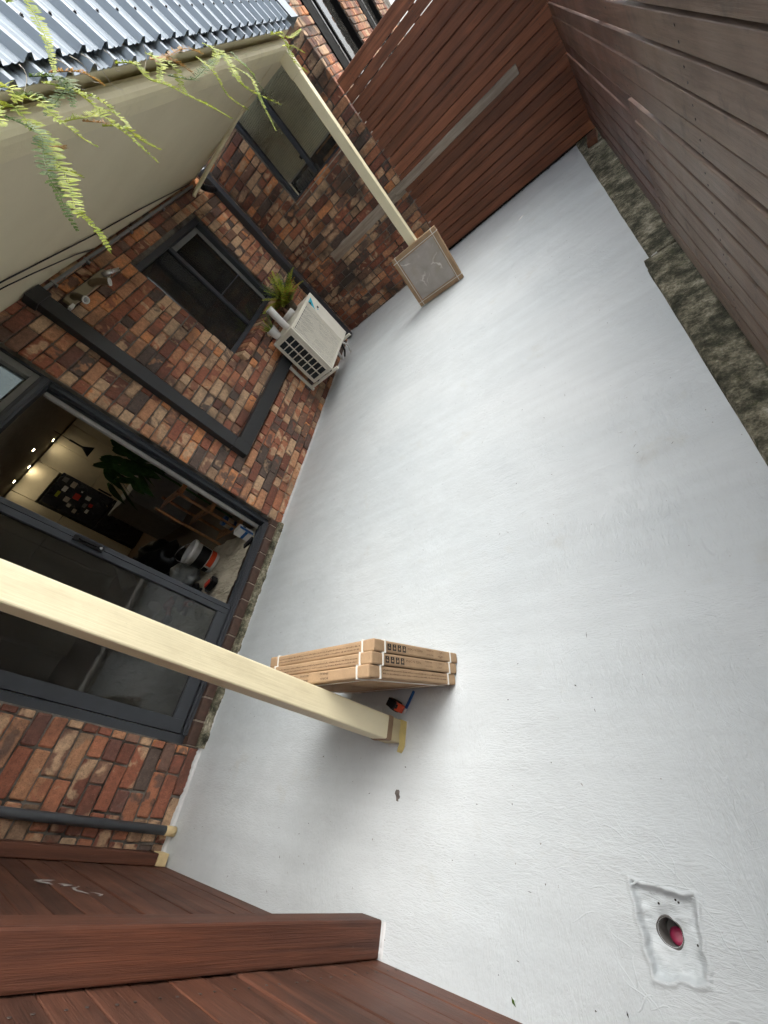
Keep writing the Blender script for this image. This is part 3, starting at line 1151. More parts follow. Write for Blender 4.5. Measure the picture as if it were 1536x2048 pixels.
# papers on the inner sill and a stool
for i in range(9):
    x = 0.67 + 0.036 * i
    MB().box(x, x + 0.024, YB + 0.18, YB + 0.38, BZ0, BZ0 + 0.13 + 0.02 * math.sin(i * 2.1)).build('folder', 'paper', winb, 0.002)
st = MB()
st.box(1.12, 1.40, YB + 0.22, YB + 0.26, BZ0, BZ0 + 0.075)
st.box(1.10, 1.42, YB + 0.22, YB + 0.24, BZ0 + 0.155, BZ0 + 0.172)
st.build('desk_board', 'pine', winb)
# pale mortar line round window B
MB().box(BX0 - 0.006, BX1, YB - 0.003, YB + 0.034, BZ0 - 0.016, BZ0 - 0.003).build('sill_mortar', 'grout', winb)
# dark glazing in the return wall
for k, (y0, y1) in enumerate(((6.30, 8.22), (9.38, 11.05))):
    g = MB()
    g.box(XC - 0.20, XC + 0.012, y0, y0 + 0.36, 1.4, 3.05)
    g.box(XC - 0.20, XC - 0.02, y0 + 0.36, y1, 1.4, 1.5)
    g.box(XC - 0.14, XC - 0.05, y0 + 0.86, y0 + 0.93, 1.5, 3.05)
    g.box(XC - 0.20, XC - 0.02, y1 - 0.05, y1, 1.5, 3.05)
    w_ = g.build('window', 'black_matte', wb, 0.004)
    MB().box(XC - 0.10, XC - 0.094, y0 + 0.36, y1 - 0.05, 1.5, 3.05).build('pane', 'glass_dark', w_)
    MB().box(XC - 0.23, XC - 0.21, y0, y1, 1.3, 3.05).build('dark_room', 'black', w_)
    MB().box(XC + 0.010, XC + 0.020, y0 + 0.352, y0 + 0.366, 1.5, 3.05).build('trim', 'chrome', w_)  # pale metal strip standing in for a white line reflection
paint_lap('paint_lap', [(0.0, YB, 0), (XC, YB, 0)], (0, -1, 0), wb, 0.0, 0.012, 4.0)

# ------------------------------------------------------------------ timber fences
def board_mesh(L, H, T, axis):
    b = MB()
    if axis == 'x':
        b.box(0, L, -T / 2, T / 2, -H / 2, H / 2)
    else:
        b.box(-T / 2, T / 2, 0, L, -H / 2, H / 2)
    me_ = bpy.data.meshes.new('board')
    me_.from_pydata(b.v, [], b.f)
    bm = bmesh.new()
    bm.from_mesh(me_)
    bmesh.ops.recalc_face_normals(bm, faces=bm.faces)
    bmesh.ops.bevel(bm, geom=list(bm.edges), offset=0.0018, segments=1, affect='EDGES')
    bm.to_mesh(me_)
    bm.free()
    return me_


def boards(parent, zs, start, L, axis, mat, H=0.090, T=0.020, sag=0.0, rot=0.0, jit=0.002, seed=1):
    r = random.Random(seed)
    me_ = board_mesh(L, H, T, axis)
    me_.materials.append(M[mat])
    for z in zs:
        ob = bpy.data.objects.new('board', me_)
        col.objects.link(ob)
        ob.parent = parent
        ob.matrix_parent_inverse = parent_world(parent).inverted()
        dx, dy = (0, r.uniform(-jit, jit)) if axis == 'x' else (r.uniform(-jit, jit), 0)
        ob.matrix_basis = (Matrix.Translation((start[0] + dx, start[1] + dy, z + r.uniform(-0.0015, 0.0015)))
                           @ Matrix.Rotation(rot, 4, 'Z') @ Matrix.Rotation(r.uniform(-0.0012, 0.0012), 4, 'Y' if axis == 'x' else 'X'))
    return me_


BP = 0.0985
# far fence
ff_ = thing('timber_fence', 'red-brown slatted timber fence at the far end with grey plank across', 'fence', (2.7, YB, 0))
zs = [0.030 + 0.045 + BP * i for i in range(20)] + [0.075 + BP * 20 - 0.018]
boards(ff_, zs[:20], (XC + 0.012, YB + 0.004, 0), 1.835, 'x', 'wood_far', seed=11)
MB().box(XC + 0.012, 3.60, YB - 0.010, YB + 0.012, 1.992, 2.026).build('top_board', 'wood_far', ff_, 0.003)
for x in (1.90, 2.62, 3.46):
    MB().box(x, x + 0.07, YB + 0.018, YB + 0.085, -0.1, 2.0).build('post', 'wood_post', ff_, 0.003)
for k in range(18):
    MB().box(XC + 0.02, 3.80, YB + 0.090, YB + 0.106, BP * k - 0.030, BP * k + 0.064).build('back_board', 'wood_far', ff_, 0.002)  # added second layer that stops light coming through the gaps
MB().box(XC + 0.012, 3.60, YB + 0.018, YB + 0.085, -0.05, 0.03).build('plinth', 'dirt', ff_)  # dark strip painting shade into the gap below the boards
MB().box(1.66, 3.215, YB - 0.048, YB - 0.010, 0.875, 0.962).build('weathered_plank', 'wood_grey', ff_, 0.004)

# near fence
nf = thing('timber_fence', 'dark brown slatted timber fence with posts nearest the camera', 'fence', (1.5, YN, 0))
zs = [0.045 + BP * i for i in range(21)]
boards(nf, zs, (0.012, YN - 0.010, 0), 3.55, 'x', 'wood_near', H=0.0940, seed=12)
MB().box(1.702, 1.806, YN + 0.003, YN + 0.103, 0.006, 2.1).build('post', 'wood_post', nf, 0.006)
MB().box(0.014, 0.10, YN + 0.003, YN + 0.062, 0.085, 2.1).build('post', 'wood_post', nf, 0.005)
MB().box(0.0125, 0.102, YN + 0.004, YN + 0.064, 0.022, 0.083).build('post_tape', 'tape_pale', nf, 0.004)
for x in (0.7, 2.6):
    MB().box(x, x + 0.07, YN - 0.09, YN - 0.022, -0.1, 2.0).build('back_post', 'wood_post', nf, 0.003)
r_ = random.Random(5)
for (x, z, l, h) in ((0.66, 0.80, 0.09, 0.022), (0.70, 0.745, 0.05, 0.03), (0.80, 0.70, 0.11, 0.016), (0.74, 0.705, 0.05, 0.012), (0.86, 0.665, 0.07, 0.014), (0.62, 0.77, 0.03, 0.05)):
    b = MB()
    k = 9
    top, bot = [], []
    for i in range(k + 1):
        u = i / k
        w = 1.9 * h * (0.35 + 0.65 * math.sin(math.pi * u)) * r_.uniform(0.4, 1.0)
        zz = z + 0.02 * math.sin(u * 3 + x * 40) + r_.uniform(-0.003, 0.003)
        top.append((x + l * (u - 0.5), YN + 0.0032, zz + w / 2))
        bot.append((x + l * (u - 0.5), YN + 0.0032, zz - w / 2))
    for i in range(k):
        b.quad(bot[i], bot[i + 1], top[i + 1], top[i])
    b.build('paint_smear', plain('smear', (0.42, 0.39, 0.37), 0.8, 0.4, 60), nf)
paint_lap('paint_lap', [(1.806, YN + 0.10, 0), (1.806, YN + 0.005, 0)], (1, 0, 0), nf, 0.000, 0.006, 8.0, w=0.008)

# right fence: slightly out of square with the house
RA = math.atan2(0.105, 6.4)
def xr(y):
    return 3.605 - (YB - y) * math.tan(RA)
rf = thing('timber_fence', 'weathered grey-brown slatted timber fence on the kerb side', 'fence', (3.58, 2.5, 0))
RP = 0.1015
zs = [0.115 + 0.0445 + RP * i for i in range(20)]
JY = 2.72
boards(rf, [z for z in zs if z < 0.80], (xr(JY) + 0.010, JY + 0.004, 0), YB - JY - 0.015, 'y', 'wood_right_far', rot=-RA, H=0.0880, seed=21)
boards(rf, [z for z in zs if z < 0.80], (xr(-0.75) - 0.001, -0.75, 0), JY + 0.75, 'y', 'wood_right', rot=-RA, H=0.0880, seed=22)
boards(rf, [z for z in zs if z >= 0.80], (xr(-0.75) + 0.004, -0.75, 0), YB + 0.74, 'y', 'wood_right', rot=-RA, H=0.0880, seed=23)
for k in range(21):
    MB().box(xr(0.9) + 0.090, xr(0.9) + 0.106, -0.8, 2.35, 0.115 + RP * k - 0.035, 0.115 + RP * k + 0.062).build('back_board', 'wood_back', rf, 0.002)  # unseen boards added to block the sky behind the near stretch
for k in range(6):
    MB().box(xr(4.0) + 0.090, xr(4.0) + 0.106, 2.36, 5.9, 0.115 + RP * k - 0.035, 0.115 + RP * k + 0.062).build('back_board', 'wood_back', rf, 0.002)  # more added light blockers, low down behind the far stretch
for y in (0.2, 1.5, 2.95, 4.3, 5.2):
    MB().box(xr(y) + 0.016, xr(y) + 0.085, y, y + 0.07, -0.1, 2.0).build('post', 'wood_post', rf, 0.003)

def nails(parent, pts, normal):
    b = MB()
    for p in pts:
        b.lathe(Vector(p), [(0.0042, 0), (0.0040, 0.0012), (0.0001, 0.0014)], 7, normal)
    tag(b.build('nail_heads', 'nail', parent), kind='stuff')


M['nail'] = plain('nail_head', (0.05, 0.04, 0.035), 0.5)
r_ = random.Random(2)
nails(ff_, [(x + r_.uniform(-0.004, 0.004), YB - 0.0075, 0.075 + BP * i + dz) for i in range(20) for x in (1.93, 2.655, 3.495) for dz in (-0.02, 0.02)], (0, -1, 0))
nails(nf, [(x + r_.uniform(-0.004, 0.004), YN + 0.0015, 0.045 + BP * i + dz) for i in range(20) for x in (0.73, 2.63, 1.60, 1.90) for dz in (-0.02, 0.02)], (0, 1, 0))
nails(rf, [(xr(y) - 0.0125 + (0.005 if i > 6 else 0), y + r_.uniform(-0.004, 0.004), 0.1595 + RP * i + dz) for i in range(20) for y in (0.23, 1.53, 2.60) for dz in (-0.02, 0.02)], (-1, 0, 0))

# ------------------------------------------------------------------ kerb
def kerb(x0, x1, y0, y1, ztop, seed, label):
    b = MB()
    nx_, ny_ = 8, max(10, int((y1 - y0) / 0.03))
    g = {}
    for j in range(ny_ + 1):
        for i in range(nx_ + 1):
            u, w = i / nx_, j / ny_
            x = x0 + (x1 - x0) * u
            y = y0 + (y1 - y0) * w
            e = min(u, 1 - u) * (x1 - x0)
            e2 = min(w, 1 - w) * (y1 - y0)
            z = ztop + 0.003 * mnoise.noise(Vector((x * 9, y * 9, seed))) + 0.0015 * mnoise.noise(Vector((x * 40, y * 40, seed)))
            if i in (0, nx_):
                x += 0.003 * mnoise.noise(Vector((seed, y * 9, i)))
            if e < 0.012 or e2 < 0.012:
                z -= 0.006
            g[(i, j)] = len(b.v)
            b.v.append((x, y, z))
    for j in range(ny_):
        for i in range(nx_):
            b.f.append((g[(i, j)], g[(i + 1, j)], g[(i + 1, j + 1)], g[(i, j + 1)]))
    ring = [(i, 0) for i in range(nx_ + 1)] + [(nx_, j) for j in range(1, ny_ + 1)] + [(i, ny_) for i in range(nx_ - 1, -1, -1)] + [(0, j) for j in range(ny_ - 1, 0, -1)]
    low = {}
    for k in ring:
        v = b.v[g[k]]
        low[k] = len(b.v)
        b.v.append((v[0], v[1], -0.12))
    for a, c in zip(ring, ring[1:] + ring[:1]):
        b.f.append((g[a], low[a], low[c], g[c]))
    o_ = b.build('concrete_kerb', 'moss', None, 0, True)
    return tag(o_, label, 'kerb', 'concrete kerb pieces along the right fence')


kerb(3.426, 3.640, 2.690, 5.69, 0.028, 1.0, 'mossy concrete kerb piece running to the far fence corner')
kerb(3.392, 3.610, -0.66, 2.655, 0.040, 2.0, 'moss-blackened concrete kerb piece running towards the camera')
MB().box(XK - 0.02, 3.75, -0.7, YB + 0.1, -0.14, -0.035).build('kerb_bed', 'moss')
tag(bpy.data.objects['kerb_bed'], kind='structure')
b = MB()
b.v = [(3.432, 2.658, -0.03), (3.468, 2.66, -0.03), (3.470, 2.688, 0.0), (3.43, 2.690, 0.0), (3.432, 2.657, 0.030), (3.466, 2.662, 0.034), (3.468, 2.687, 0.028), (3.434, 2.689, 0.018)]
b.f = [(4, 5, 6, 7), (0, 1, 5, 4), (1, 2, 6, 5), (2, 3, 7, 6), (3, 0, 4, 7)]
tag(b.build('plastic_scrap', 'white_pvc'), 'small white scrap wedged in the gap between two kerb pieces', 'scrap')
b = MB()
b.box(-0.115, 0.115, -0.045, 0.045, 0, 0.055)
bk = b.build('loose_brick', plain('old_brick', (0.13, 0.055, 0.032), 0.9, 0.45, 22, 0.8), None, 0.008)
bk.location = (3.545, 5.32, 0.032)
bk.rotation_euler = (0.05, 0.0, math.radians(80))
tag(bk, 'crumbling old red brick lying on the kerb in the far corner', 'brick')

# dark leaf litter along the foot of the far fence
b = MB()
r_ = random.Random(9)
for i in range(260):
    x = XC + 0.02 + r_.random() ** 1.0 * 1.62
    y = YB - 0.012 - abs(r_.gauss(0, 0.014))
    s = r_.uniform(0.003, 0.011)
    a = r_.uniform(0, 6.28)
    z = 0.006 + r_.uniform(0, 0.006)
    pts_ = [(x + s * math.cos(a + k * 1.57) * (1.6 if k % 2 else 0.7), y + s * math.sin(a + k * 1.57) * (1.0 if k % 2 else 0.6), z + r_.uniform(0, 0.006)) for k in range(4)]
    b.quad(*pts_)
tag(b.build('leaf_litter', 'dirt'), 'thin line of dark leaf litter at the foot of the far fence', 'litter', kind='stuff')

# ------------------------------------------------------------------ veranda: soffit, beam, cladding, posts
vr = thing('veranda_roof', 'cream-lined veranda roof with blue-grey corrugated metal cladding at its edge', 'roof', (1.0, 2.5, 2.5))
def sz(x):
    return 2.545 - 0.088 * x
b = MB()
ys_ = [-1.2 + 0.16 * i for i in range(41)]
YE = 5.30
for i in range(40):
    ya, yb_ = ys_[i], min(ys_[i + 1], YE)
    if ya >= YE:
        break
    for k in range(12):
        xa, xb = 1.80 * k / 12 - 0.002, 1.80 * (k + 1) / 12 - 0.002
        yea = yb_ if yb_ < YE - 0.001 else YE
        w = lambda x, y: sz(x) + 0.004 * mnoise.noise(Vector((x * 2, y * 2, 0)))
        b.quad((xa, ya, w(xa, ya)), (xb, ya, w(xb, ya)), (xb, yea, w(xb, yea)), (xa, yea, w(xa, yea)))
b.build('soffit', 'soffit', vr, 0, True)
MB().box(-0.3, 1.90, -1.2, YE, 2.60, 2.66).build('roof_deck', 'frame2', vr)  # unseen dark slab added above the soffit to block light
MB().box(-0.3, 1.90, YE - 0.02, YE, 2.40, 2.62).v
# beam: rolled cream steel section
b = MB()
prof = [(1.735, 2.365), (1.735, 2.345), (1.81, 2.345), (1.832, 2.350), (1.846, 2.362), (1.852, 2.380), (1.850, 2.400), (1.838, 2.418), (1.82, 2.430), (1.80, 2.440), (1.80, 2.56), (1.735, 2.56)]
ny_ = 2
for (ya, yb_) in ((-1.2, 4.72),):
    k = len(b.v)
    for (x, z) in prof:
        b.v.append((x, ya, z))
        b.v.append((x, yb_, z))
    n_ = len(prof)
    for i in range(n_):
        j = (i + 1) % n_
        b.f.append((k + 2 * i, k + 2 * i + 1, k + 2 * j + 1, k + 2 * j))
    b.f.append(tuple(k + 2 * i for i in range(n_)))
    b.f.append(tuple(k + 2 * i + 1 for i in reversed(range(n_))))
b.build('beam', 'cream', vr, 0.002, False)
# far end rafter with the soffit trim
b = MB()
b.v = [(0.0, YE, sz(0) - 0.004), (1.74, YE - 0.55, sz(1.74) - 0.002), (1.74, YE - 0.51, sz(1.74) + 0.10), (0.0, YE + 0.03, sz(0) + 0.10)]
b.f = [(0, 1, 2, 3)]
b.build('end_trim', 'cream', vr)
# metal cladding: trapezoid ribs running up the slope, two lapped sheets
TH = math.radians(81)
def clad(name, z_low, x_low, length, y0, y1, off, mat='zinc'):
    b = MB()
    P = 0.1545
    prof = []
    y = y0
    pts = [(0.0, 0.0), (0.018, 0.0), (0.030, 0.006), (0.042, 0.0), (0.052, 0.0), (0.064, 0.006), (0.076, 0.0), (0.088, 0.0), (0.106, 0.027), (0.124, 0.027), (0.142, 0.0)]
    seq = []
    while y < y1:
        for (dy, h) in pts:
            if y + dy <= y1:
                seq.append((y + dy, h))
        y += P
    nrm = Vector((math.sin(TH), 0, math.cos(TH)))
    dirv = Vector((-math.cos(TH), 0, math.sin(TH)))
    base = Vector((x_low, 0, z_low))
    nl = 2
    for (yy, h) in seq:
        for s in range(nl):
            p = base + dirv * (length * s / (nl - 1)) + nrm * (h + off)
            b.v.append((p.x, yy, p.z))
    for i in range(len(seq) - 1):
        b.f.append((2 * i, 2 * i + 1, 2 * i + 3, 2 * i + 2))
    ob = b.build(name, mat, vr)
    so_ = ob.modifiers.new('thick', 'SOLIDIFY')
    so_.thickness = 0.0016
    so_.offset = 1
    return ob


clad('cladding_sheet', 2.408, 1.925, 0.30, 0.7, 4.70, 0.0)
clad('cladding_sheet', 2.452, 1.925, 1.2, 0.7, 4.72, 0.020)
for k in range(26):
    yy = 0.7 + 0.1545 * (k + 0.745)
    if yy > 4.68:
        break
    p = Vector((1.925, yy, 2.452)) + Vector((-math.cos(TH), 0, math.sin(TH))) * 0.115 + Vector((math.sin(TH), 0, math.cos(TH))) * 0.050
    MB().lathe(p - Vector((math.sin(TH), 0, math.cos(TH))) * 0.004, [(0.0075, 0), (0.0075, 0.003), (0.0045, 0.004), (0.0045, 0.009), (0.0001, 0.009)], 8, (math.sin(TH), 0, math.cos(TH))).build('screw', 'black', vr)
b = MB()
for (z0_, o_) in ((2.43, 0.0),):
    d_ = Vector((-math.cos(TH), 0, math.sin(TH)))
    n_ = Vector((math.sin(TH), 0, math.cos(TH)))
    p0 = Vector((1.925, 0, z0_))
    a_ = p0 + n_ * 0.058
    c_ = p0 + n_ * 0.058 + d_ * 1.2
    e_ = p0 - n_ * 0.03
    g_ = e_ + d_ * 1.2
    b.quad((a_.x, 4.70, a_.z), (a_.x, 4.90, a_.z), (c_.x, 4.90, c_.z), (c_.x, 4.70, c_.z))
    b.quad((a_.x, 4.90, a_.z), (e_.x, 4.90, e_.z), (g_.x, 4.90, g_.z), (c_.x, 4.90, c_.z))
ob = b.build('end_flashing', 'zinc', vr)
sm = ob.modifiers.new('thick', 'SOLIDIFY')
sm.thickness = 0.002
# cream box behind the cladding foot
MB().box(1.80, 1.880, -1.2, 4.85, 2.436, 2.62).build('gutter_back', 'cream', vr, 0.004)

# near veranda post
np_ = thing('veranda_post', 'near cream square veranda post with taped foot beside the carton stack', 'post', (1.787, 0.06, 0))
MB().box(1.740, 1.834, 0.012, 0.106, 0.100, 2.36).build('shaft', 'cream', np_, 0.007, seg=3)
MB().box(1.7405, 1.8335, 0.0125, 0.1055, 0.030, 0.101).build('shoe', cream_paint('chipped_cream', (0.52, 0.45, 0.27), 0.95), np_, 0.005)
MB().box(1.7375, 1.8365, 0.0095, 0.1085, 0.098, 0.132).build('brown_tape', 'tape_brown', np_, 0.006)
b = MB()
prev = None
for (x, y) in ((1.734, 0.110), (1.838, 0.110), (1.840, 0.010), (1.834, -0.012)):
    pass
tp = [(1.739, 0.1075, 0.003, 0.050), (1.800, 0.1078, 0.003, 0.052), (1.8352, 0.1070, 0.002, 0.054), (1.8356, 0.080, 0.003, 0.050), (1.8356, 0.045, 0.004, 0.053), (1.8358, 0.020, 0.003, 0.047), (1.8356, 0.0105, 0.003, 0.046), (1.826, -0.010, 0.003, 0.043), (1.818, -0.020, 0.003, 0.034)]
for (x, y, z0_, z1_) in tp:
    cur = ((x, y, z0_), (x, y, z1_))
    if prev:
        b.quad(prev[0], cur[0], cur[1], prev[1])
    prev = cur
ob = b.build('yellow_tape', 'tape', np_)
MB().box(1.7345, 1.8395, 0.006, 0.112, -0.01, 0.006).build('paint_collar', 'white_paint', np_, 0.004)

fp_ = thing('veranda_post', 'far cream square veranda post rising behind the framed tile carton', 'post', (1.777, 4.675, 0))
MB().box(1.733, 1.823, 4.632, 4.722, -0.01, 2.36).build('shaft', 'cream', fp_, 0.006, seg=3)
MB().box(1.728, 1.828, 4.627, 4.727, 2.20, 2.352).build('bracket', 'cream', fp_, 0.004)

# conduit, cables, wall fittings
b = MB().box(0.004, 0.026, 2.45, 5.16, 2.498, 2.520)
o = b.build('wall_conduit', 'conduit', None, 0.004)
tag(o, 'thin grey conduit running along the wall just under the soffit', 'conduit')
for y in (2.62, 3.05, 3.75, 4.4):
    MB().box(0.002, 0.031, y, y + 0.018, 2.475, 2.524).build('clip', 'conduit', o, 0.002)


def cable(pts, r, label, mat='black'):
    ob = MB().tube(pts, r, 7).build('cable', mat, None, 0, True)
    return tag(ob, label, 'cable', 'black cables slung along the soffit')


cable([(0.62, 1.2, sz(0.62) - 0.006), (0.55, 1.93, sz(0.55) - 0.010), (0.372, 2.93, sz(0.372) - 0.012), (0.265, 3.79, sz(0.265) - 0.012), (0.05, 5.1, sz(0.05) - 0.015)], 0.0045, 'longer thin black cable slung across the cream soffit')
cable([(0.62, 1.2, sz(0.62) - 0.02), (0.47, 1.955, sz(0.47) - 0.016), (0.385, 2.254, sz(0.385) - 0.014), (0.20, 2.84, sz(0.20) - 0.012), (0.05, 3.2, sz(0.05) - 0.014)], 0.004, 'shorter thin black cable running into the conduit end')

# L-shaped dark duct
du = thing('wall_duct', 'charcoal square duct bent in an L from soffit to outdoor unit', 'duct', (0.04, 2.4, 0.7))
b = MB().box(0.003, 0.075, 2.325, 2.455, 0.795, 2.53)
b.build('vertical_duct', 'frame2', du, 0.004)
MB().box(0.003, 0.075, 2.459, 3.93, 0.640, 0.772).build('horizontal_duct', 'frame2', du, 0.004)
b = MB()
b.v = [(0.003, 2.325, 0.640), (0.003, 2.457, 0.640), (0.003, 2.457, 0.793), (0.003, 2.325, 0.793), (0.078, 2.325, 0.640), (0.078, 2.457, 0.640), (0.078, 2.457, 0.793), (0.078, 2.325, 0.793)]
b.f = [(0, 3, 2, 1), (4, 5, 6, 7), (0, 1, 5, 4), (1, 2, 6, 5), (2, 3, 7, 6), (3, 0, 4, 7)]
b.build('elbow', 'frame2', du, 0.003)
MB().box(0.002, 0.088, 2.310, 2.470, 2.44, 2.53).build('collar', 'frame2', du, 0.004)

# rectangular downpipe near the corner, black elbow, and the cream feed pipe from the gutter
dp = thing('downpipe', 'dark rectangular downpipe in the corner between the two brick walls', 'downpipe', (0.05, 5.45, 0))
MB().box(0.004, 0.085, 5.42, 5.52, 0.03, 2.56).build('pipe', 'frame', dp, 0.006)
for z in (0.9, 1.9):
    MB().box(0.002, 0.089, 5.416, 5.524, z, z + 0.025).build('strap', 'frame', dp, 0.002)
b = MB().tube([(0.045, 5.43, 2.36), (0.06, 5.33, 2.375), (0.075, 5.25, 2.40), (0.085, 5.19, 2.43)], 0.034, 14)
b.build('elbow', 'black', dp, 0, True)
gp = MB().tube([(1.76, 4.60, 2.44), (1.55, 4.86, 2.455), (1.30, 5.04, 2.465), (0.95, 5.08, 2.468), (0.55, 5.06, 2.455), (0.20, 5.03, 2.44), (0.045, 5.02, 2.435), (0.03, 5.0, 2.42)], 0.021, 12).build('gutter_feed_pipe', 'cream', None, 0, True)
tag(gp, 'thin cream pipe crossing under the soffit to the corner downpipe', 'pipe')

# old fitting with open spouts on the wall
fi = thing('wall_fitting', 'old cream wall fitting with open pipe spouts near the soffit', 'fitting', (0.05, 2.8, 2.35))
MB().box(0.002, 0.035, 2.55, 3.10, 2.325, 2.395).build('back_plate', cream_paint('dirty_cream', (0.26, 0.22, 0.14), 0.9), fi, 0.006)
dk = cream_paint('mouldy_cream', (0.15, 0.11, 0.06), 0.9)
for (y, tip) in ((2.62, (0.15, 2.575, 2.275)), (2.86, (0.155, 2.90, 2.268))):
    b = MB().tube([(0.03, y, 2.36), (0.065, y, 2.355), (0.105, (y + tip[1]) / 2, 2.325), tip], [0.026, 0.028, 0.028, 0.027], 16, False)
    s = b.build('spout', dk, fi, 0, True)
    d_ = (Vector(tip) - Vector((0.105, (y + tip[1]) / 2, 2.325))).normalized()
    MB().lathe(Vector(tip) - d_ * 0.004, [(0.020, -0.03), (0.022, 0.003), (0.029, 0.005), (0.030, -0.006)], 20, d_).build('rim', 'white_pvc', s, 0, True)
    MB().lathe(Vector(tip) - d_ * 0.02, [(0.0001, 0), (0.021, 0)], 16, d_).build('bore', 'conduit', s)
MB().tube([(0.03, 3.04, 2.36), (0.07, 3.06, 2.345), (0.085, 3.17, 2.315)], [0.022, 0.02, 0.012], 12).build('lever', 'chrome', fi, 0, True)
MB().box(0.004, 0.05, 2.505, 2.56, 2.315, 2.335).build('tab', 'white_pvc', fi, 0.002)

# grey pipe near the near fence
gp = thing('wall_pipe', 'grey vertical pipe on the brick wall beside the near fence', 'pipe', (0.05, -0.49, 0))
MB().tube([(0.045, -0.492, 0.075), (0.045, -0.492, 2.54)], 0.0245, 18).build('pipe', 'grey_pipe', gp, 0, True)
MB().tube([(0.045, -0.492, 0.012), (0.045, -0.492, 0.076)], 0.0262, 18).build('tape_wrap', 'tape_pale', gp, 0, True)

# ------------------------------------------------------------------ air conditioner
ac = thing('air_conditioner', 'cream outdoor air conditioning unit on wall brackets', 'air conditioner', (0.28, 4.29, 0.3))
AX0, AX1, AY0, AY1, AZ0, AZ1 = 0.115, 0.450, 3.865, 4.715, 0.300, 0.935
b = MB()
b.box(AX0, AX1 - 0.03, AY0 + 0.012, AY1, AZ0, AZ1)
b.build('shell', 'ac', ac, 0.012, seg=3)
b = MB()
# front panel with an opening
GY0, GY1, GZ0, GZ1 = 3.905, 4.470, 0.345, 0.900
b.box(AX1 - 0.031, AX1, AY0, GY0, AZ0 + 0.004, AZ1 + 0.004)
b.box(AX1 - 0.031, AX1, GY1, AY1 + 0.004, AZ0 + 0.004, AZ1 + 0.004)
b.box(AX1 - 0.031, AX1, GY0, GY1, AZ0 + 0.004, GZ0)
b.box(AX1 - 0.031, AX1, GY0, GY1, GZ1, AZ1 + 0.004)
b.build('front_panel', 'ac', ac, 0.004)
MB().box(AX1 - 0.029, AX1 - 0.026, GY0, GY1, GZ0, GZ1).build('fan_recess', 'ac_dark', ac)
b = MB()
fc = Vector((AX1 - 0.020, (GY0 + GY1) / 2, (GZ0 + GZ1) / 2))
b.lathe(fc, [(0.0001, 0.006), (0.06, 0.006), (0.07, 0.0)], 20, (1, 0, 0))
b.lathe(fc, [(0.262, 0.006), (0.268, 0.008), (0.274, 0.006)], 40, (1, 0, 0))
for k in range(3):
    a = 2.1 * k + 0.4
    pts_ = []
    for (rr, da, dx) in ((0.06, -0.35, 0.004), (0.24, -0.15, 0.006), (0.25, 0.55, -0.002), (0.06, 0.5, -0.002)):
        pts_.append((fc.x + dx, fc.y + rr * math.cos(a + da), fc.z + rr * math.sin(a + da)))
    b.quad(*pts_)
b.build('fan', 'grey_panel', ac)
b = MB()
nb = 44
for i in range(nb):
    z = GZ0 + 0.010 + (GZ1 - GZ0 - 0.020) * i / (nb - 1)
    b.box(AX1 - 0.004, AX1 + 0.006, GY0 - 0.006, GY1 + 0.006, z - 0.0032, z + 0.0032)
for i in range(7):
    y = GY0 + (GY1 - GY0) * i / 6
    b.box(AX1 - 0.008, AX1 - 0.004, y - 0.003, y + 0.003, GZ0, GZ1)
b.build('grille', 'ac', ac)
b = MB()
for (y0, y1, z0, z1) in ((GY0 - 0.018, GY0 - 0.004, GZ0 - 0.018, GZ1 + 0.018), (GY1 + 0.004, GY1 + 0.018, GZ0 - 0.018, GZ1 + 0.018), (GY0 - 0.004, GY1 + 0.004, GZ0 - 0.018, GZ0 - 0.004), (GY0 - 0.004, GY1 + 0.004, GZ1 + 0.004, GZ1 + 0.018)):
    b.box(AX1 - 0.002, AX1 + 0.010, y0, y1, z0, z1)
b.build('grille_rim', 'ac', ac, 0.004)
# coil guard on the near side: dark fins behind a cream lattice
SX0, SX1, SZ0, SZ1 = 0.150, 0.385, 0.340, 0.885
MB().box(SX0, SX1, AY0 + 0.0085, AY0 + 0.014, SZ0, SZ1).build('coil', 'ac_dark', ac)
b = MB()
for i in range(9):
    z = SZ0 + (SZ1 - SZ0) * i / 8
    b.box(SX0 - 0.006, SX1 + 0.006, AY0 - 0.001, AY0 + 0.010, z - 0.005, z + 0.005)
for i in range(3):
    x = SX0 + (SX1 - SX0) * i / 2
    b.box(x - 0.0055, x + 0.0055, AY0 - 0.003, AY0 + 0.012, SZ0, SZ1)
b.build('coil_guard', 'ac', ac, 0.0015)
b = MB()
b.box(AX0, SX0 - 0.006, AY0 + 0.002, AY0 + 0.013, AZ0 + 0.004, AZ1)
b.box(SX1 + 0.006, AX1 - 0.031, AY0 + 0.001, AY0 + 0.013, AZ0 + 0.004, AZ1)
b.build('side_panel', 'ac', ac, 0.003)
# logo and badge on the front
b = MB()
lx = AX1 + 0.0015
b.v = [(lx, 4.520, 0.905), (lx, 4.640, 0.905), (lx, 4.520, 0.795)]
b.f = [(0, 1, 2)]
b.build('logo_triangle', 'cyan', ac)
b = MB()
b.v = [(lx + 0.0008, 4.515, 0.900), (lx + 0.0008, 4.560, 0.880), (lx + 0.0008, 4.515, 0.845)]
b.f = [(0, 1, 2)]
b.build('logo_mark', 'ink', ac)
MB().quad((lx, 4.585, 0.765), (lx, 4.625, 0.765), (lx, 4.625, 0.790), (lx, 4.585, 0.790)).build('badge', 'ink', ac)
MB().quad((lx, 4.560, 0.758), (lx, 4.583, 0.758), (lx, 4.583, 0.772), (lx, 4.560, 0.772)).build('badge', 'cyan', ac)
